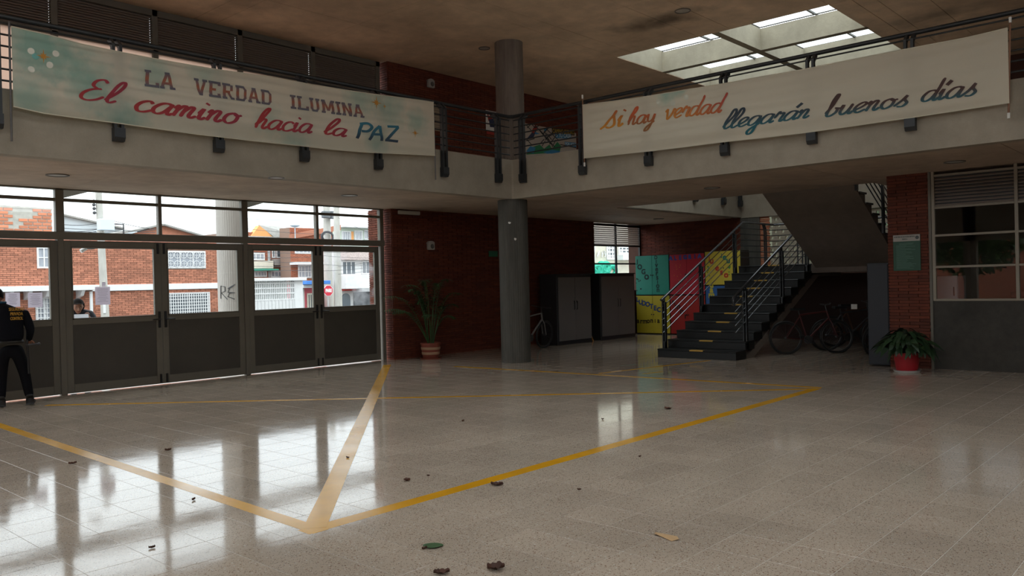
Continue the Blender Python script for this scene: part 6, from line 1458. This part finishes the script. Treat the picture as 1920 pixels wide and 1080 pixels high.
q = ony(553, 424, 49.2); MB().lathe([(.001, 0), (.2, .04), (.38, .14), (.36, .15), (.19, .055), (.001, .02)], (q.x, 49.2, q.z-.1), 18, False).bar((q.x, 49.2, q.z-.1), (q.x, 49.2, q.z-1.2), .04).build('satellite_dish', mat('dish_blue', (.45, .62, .72), .5), label='small pale blue satellite dish above the far roofs', cat='dish')
house('brick_row_house', 'far brick house with white hood over wide windows, right of the orange gable', 545, 625, 428, 50, M_fb2, [(552, 465, 583, 476, 4, 1), (558, 497, 584, 521, 4, 2), (604, 500, 612, 522, 2, 2)], bands=[(543, 492, 640, 497, M_white, .9, 'hood')], brick=True, dep=1.3)
q0, q1 = ony(543, 440, 49.9), ony(626, 424, 49.9)
MB().prism([(q0.x, q0.z-.3), (q1.x+.4, q1.z-.3), (q1.x+.4, q1.z+.1), (q0.x, q0.z)], 49.6, 49.96, 'y').build('coping', mat('coping_brick', (.38, .15, .09), .8), label='sloping brick coping along the far roofs', cat='coping')
house('pink_shop_house', 'low pink and white house front with blue awning beside the gate', 560, 600, 534, 43, mat('pink_paint', (.50, .10, .12), .8), [(575, 550, 587, 590, 2, 1, M_wgl, M_cream)], bands=[(560, 541, 571, 600, mat('roller_shutter', (.55, .54, .52), .6), .08, 'shutter'), (559, 527, 604, 533, mat('blue_awning', (.06, .22, .62), .6), .9, 'awning'), (560, 534, 577, 540, M_white, .5, 'valance')])
house('cream_house', 'low cream wall with yellow plinth below the stop sign', 600, 640, 545, 45, M_cream, [(604, 568, 612, 590, 2, 2, M_wgl)], dep=1.5)
house('green_window_house', 'far white house with pale green window bars at the top right pane', 634, 720, 427, 58, mat('pale_green_front', (.52, .60, .50), .8), [(640, 433, 658, 452, 5, 1, M_curt, M_white), (664, 432, 680, 451, 5, 1, M_curt, M_white), (682, 431, 704, 450, 6, 1, M_curt, M_white)], bands=[(634, 424, 715, 430, M_white, .8, 'eave'), (657, 434, 663, 452, M_ora, .06, 'pilaster')])
t, x0, x1, zt = house('white_house', 'white two-storey house with dark windows and balcony wall behind the smeared glass', 636, 725, 470, 48, M_white, [(640, 489, 667, 516, 3, 1, M_wgl), (677, 489, 703, 514, 3, 1, M_wgl), (700, 560, 712, 590, 1, 1)],
    bands=[(634, 516, 716, 540, M_white, .9, 'balcony_wall'), (636, 470, 716, 488, mat('tile_fringe', (.55, .45, .42), .8, var=.3, vscale=12), .6, 'tile_canopy'), (662, 546, 716, 600, mat('dark_gate', (.13, .14, .15), .7, var=.4, vscale=6), .1, 'gate'), (638, 541, 662, 545, mat('red_tiles', (.42, .05, .04), .8), .5, 'red_tile_edge'), (660, 540, 716, 546, M_grey, 1.2, 'lean_to_roof')], dep=1.5)
a0, a1 = ony(642, 575, 47.9), ony(656, 556, 47.9); cx_, rr = (a0.x+a1.x)/2, (a1.x-a0.x)/2
MB().prism([(a0.x, a0.z), (a1.x, a0.z)]+[(cx_+rr*math.cos(PI*k/10), a1.z-.1+rr*math.sin(PI*k/10)) for k in range(11)], 47.85, 47.98, 'y').build('arched_window', M_wgl, t)
# stop sign
p = ony(616, 545, 38); t = thing('stop_sign', 'red octagonal PARE stop sign on a post', 'sign', (p.x, 38, -1)); R8 = .30
MB().prism([(p.x+R8*math.cos(PI/8+PI*k/4), p.z+R8*math.sin(PI/8+PI*k/4)) for k in range(8)], 38.0, 38.02, 'y').build('plate', mat('sign_red', (.62, .03, .06), .5), t)
MB().prism([(p.x+(R8+.03)*math.cos(PI/8+PI*k/4), p.z+(R8+.03)*math.sin(PI/8+PI*k/4)) for k in range(8)], 38.01, 38.025, 'y').build('rim', M_white, t)
flat_text('lettering', 'PARE', (p.x-.2, 37.99, p.z-.09), (1, 0, 0), (0, 0, 1), .40, .18, (.85, .85, .85), t, .02); MB().tube([(p.x, 38.06, -1), (p.x, 38.06, p.z+.2)], .03, 8).build('post', M_grey, t, smooth=True)
# graffiti on the outdoor column
p = [(414, 560), (414, 536), (422, 538), (422, 546), (415, 549), (426, 561)]; p2 = [(438, 536), (430, 541), (427, 548), (440, 549), (430, 550), (427, 556), (440, 561)]
gm = MB()
for pl in (p, p2, [(427, 541), (441, 533)]):
    W_ = []
    for a, b_ in pl:
        d = ray(a, b_); cc = Vector((9.72, 17.6)); dx = Vector((d.x, d.y)); o_ = Vector((0, 0))-cc; A = dx.dot(dx); B2 = 2*dx.dot(o_); C2 = o_.dot(o_)-.325**2; disc = B2*B2-4*A*C2
        s_ = (-B2-math.sqrt(max(disc, 0)))/(2*A); W_.append(CAM+d*s_)
    gm.tube(W_, .010, 6)
gm.build('graffiti_scrawl', M_wire, bpy.data.objects['round_column.002'], smooth=True, label='black spray scrawl')
# beams outside above the doors and camera lamp
for x in (4.86, 8.06): MB().prism([(x, ZC+.2), (x, 3.12), (x+.62, ZC+.05), (x+.62, ZC+.2)], YD+.12, YD+.2, 'y').build('outdoor_beam', M_white, label='white tapering gusset outside above the heavy door post at the %s' % ('left' if x < 6 else 'middle'), cat='beam')
p = ony(158, 466, 15.2); t = thing('outdoor_floodlight', 'small outdoor camera lamp on a dark bracket beyond the door glass', 'lamp', tuple(p))
MB().tube([p+Vector((-.06, 0, -.05)), p+Vector((.06, 0, .03))], .035, 12).build('body', M_white, t, smooth=True); MB().bbox(p.x+.03, 15.15, p.z-.01, p.x+.17, 15.3, p.z+.05, .01).build('bracket', M_wire, t)
# buildings seen through the back window
Yw = 24
t = thing('graffiti_building', 'pale rendered building with green graffiti and white window grids behind the back window', 'building', (35, Yw+3, -1))
def Ow(px, py): p = ony(px, py, Yw); return p.x, p.z
xs_, xe_ = Ow(1085, 480)[0]-2, Ow(1184, 480)[0]
MB().box(xs_, Yw, -1, xe_, Yw+6, 9).build('wall', M_cream, t)
for (a, b_, c_, d_, n1, n2) in ((1100, 460, 1114, 489, 3, 4), (1136, 458, 1153, 487, 3, 4)): (X0, Z1), (X1, Z0) = Ow(a, b_), Ow(c_, d_); window(t, X0, X1, Z0, Z1, Yw, n1, n2, .12, M_wgl)
(X0, Z1), (X1, Z0) = Ow(1158, 460), Ow(1180, 478); window(t, X0, X1, Z0, Z1, Yw, 3, 2, .12, M_wgl); (X0, Z1), (X1, Z0) = Ow(1156, 478), Ow(1182, 488); MB().box(X0, Yw-.4, Z0, X1, Yw, Z1).build('balcony', M_white, t)
MB().box(xe_, Yw+.01, -1, xe_+5, Yw+6, 9).build('brick_wing', M_fj, t); bricks(t, (xe_, Yw+.01, -1), (1, 0, 0), (0, 0, 1), (0, -1, 0), 2.6, 6, .28, .09, .012, M_fb, nind=0, depth=.03)
M_gg = mat('green_spray', (.02, .42, .28), .7)
gm = MB()
for (cx, cy, r1, r2) in ((1117, 508, 8, 10), (1134, 502, 7, 8), (1126, 506, 6, 12), (1145, 508, 8, 9), (1110, 512, 5, 7)):
    pts_ = []
    for k in range(20): a = 2*PI*k/20; X, Zz = Ow(cx+r1*math.cos(a), cy+r2*math.sin(a)); pts_.append((X, Yw-.03, Zz))
    gm.tube(pts_, .14, 6, close=True)
gm.build('green_graffiti', M_gg, t, smooth=True)
gm = MB(); rn = random.Random(3)
for base in (1121, 1126, 1131, 1160, 1166, 1172, 1178):
    pts_ = [(lambda q: (q[0], Yw-.05, q[1]))(Ow(base+rn.random()*7-3, 470+rn.random()*14)) for _ in range(5)]; gm.tube(pts_, .03, 5)
gm.build('white_scrawl', M_white, t)
# office furniture glimpsed through the right window
t = thing('office_cupboard', 'pale grey cupboard just behind the right-hand office window', 'cupboard', (15.6, 3.55, 0))
a = onx(1749, 518, 15.25); b_ = onx(1796, 560, 15.25)
M_off = mat('office_grey', (.32, .33, .35), .5)
MB().bbox(15.27, b_.y, 0, 15.8, a.y, a.z, .01).build('body', M_off, t); MB().bbox(15.25, b_.y+.01, .1, 15.268, a.y-.01, a.z-.02, .003).build('door', M_off, t); MB().bbox(15.235, b_.y+.05, 1.2, 15.25, b_.y+.065, 1.35, .003).build('handle', M_black, t)
for i in range(2):
    t = thing('office_chair', 'stacked black office chair seen dimly through the right window, %s' % ('left stack' if i == 0 else 'right stack'), 'chair', (16.2, 2.9-i*.55, 0)); cx_, cy_ = 16.2, 2.95-i*.5
    for k in range(4):
        MB().bbox(cx_-.2, cy_-.2, .45+k*.14, cx_+.2, cy_+.2, .49+k*.14, .015).build('seat', M_black, t); MB().bbox(cx_+.18, cy_-.2, .7+k*.14, cx_+.21, cy_+.2, .82+k*.14, .012).build('backrest', M_black, t)
    for sx_ in (-1, 1):
        for sy_ in (-1, 1): MB().tube([(cx_+sx_*.19, cy_+sy_*.19, 0), (cx_+sx_*.17, cy_+sy_*.17, .9)], .011, 8).build('leg', M_steel, t)
# ---------------------------------------------------------------- greenery: landing side, office side and the courtyard to the left
M_leaf = mat('tree_leaf', (.07, .14, .035), .5, vary=.4); M_bark = mat('bark', (.10, .075, .05), .9)
def tree(x, y, z, h, r, n, label, seed):
    rn = random.Random(seed); t = thing('garden_tree', label, 'tree', (x, y, z), 'trees around the school')
    m_ = MB(); m_.tube([(x, y, z), (x+.1, y, z+h*.5), (x, y+.1, z+h*.75)], [.12, .09, .05], 8)
    for k in range(5): a = 2*PI*k/5; m_.tube([(x+.1, y, z+h*.45), (x+r*.6*math.cos(a), y+r*.6*math.sin(a), z+h*.8)], [.05, .02], 6)
    m_.build('trunk', M_bark, t, smooth=True)
    f = MB()
    for k in range(n):
        a = rn.random()*2*PI; u = rn.random()*2-1; q = rn.random()**.4; c = Vector((x+r*q*math.cos(a)*math.sqrt(1-u*u), y+r*q*math.sin(a)*math.sqrt(1-u*u), z+h*.68+h*.36*q*u))
        d = Vector((rn.random()-.5, rn.random()-.5, rn.random()-.5)).normalized(); e_ = d.orthogonal().normalized(); s_ = .09+.08*rn.random(); f.add([c-d*s_, c+e_*s_*.5, c+d*s_, c-e_*s_*.5], [(0, 1, 2, 3)])
    f.build('foliage', M_leaf, t, kind='stuff')
tree(23.6, 7.6, -1, 5, 1.7, 2600, 'tree outside behind the screen-block wall', 1); tree(23.8, .8, -1, 4.5, 1.6, 2200, 'tree outside behind the office', 2)
tree(-6.2, 8.2, -.1, 4.6, 1.9, 3500, 'courtyard tree reflected in the right window, further back', 3); tree(-6.6, 3.9, -.1, 4.2, 1.7, 3000, 'courtyard tree reflected in the right window, nearer', 4); tree(-5.5, -.3, -.1, 3.8, 1.5, 2400, 'courtyard tree left of the camera', 5)
MB().box(-30, -30, -.3, XL-.3, 14.3, -.1).box(XL-.3, -30, -.3, 40, YN-.2, -.1).build('courtyard_ground', mat('courtyard_paving', (.45, .42, .37), .9, var=.1), kind='structure', origin=(-10, -10, -.1))
MB().box(-12.3, -14, -.1, -12, 14, 5.2).build('courtyard_wall', mat('courtyard_brick', (.33, .10, .05), .85, var=.2), kind='structure', origin=(-12, 0, 0), label='brick wing across the courtyard')
MB().box(25.6, -2, -1, 25.9, 12.5, 3.9).build('sky_blocking_wall', mat('dark_blocking_wall', (.13, .14, .09), .9, var=.3), kind='structure', origin=(25.6, 5, -1))  # added dark wall, blocks the bright sky behind the screen blocks
MB().box(XB+.3, -30, -1.2, 60, YD+.2, -1).build('garden_ground', mat('lawn', (.06, .12, .03), .95), kind='structure', origin=(30, 0, -1))
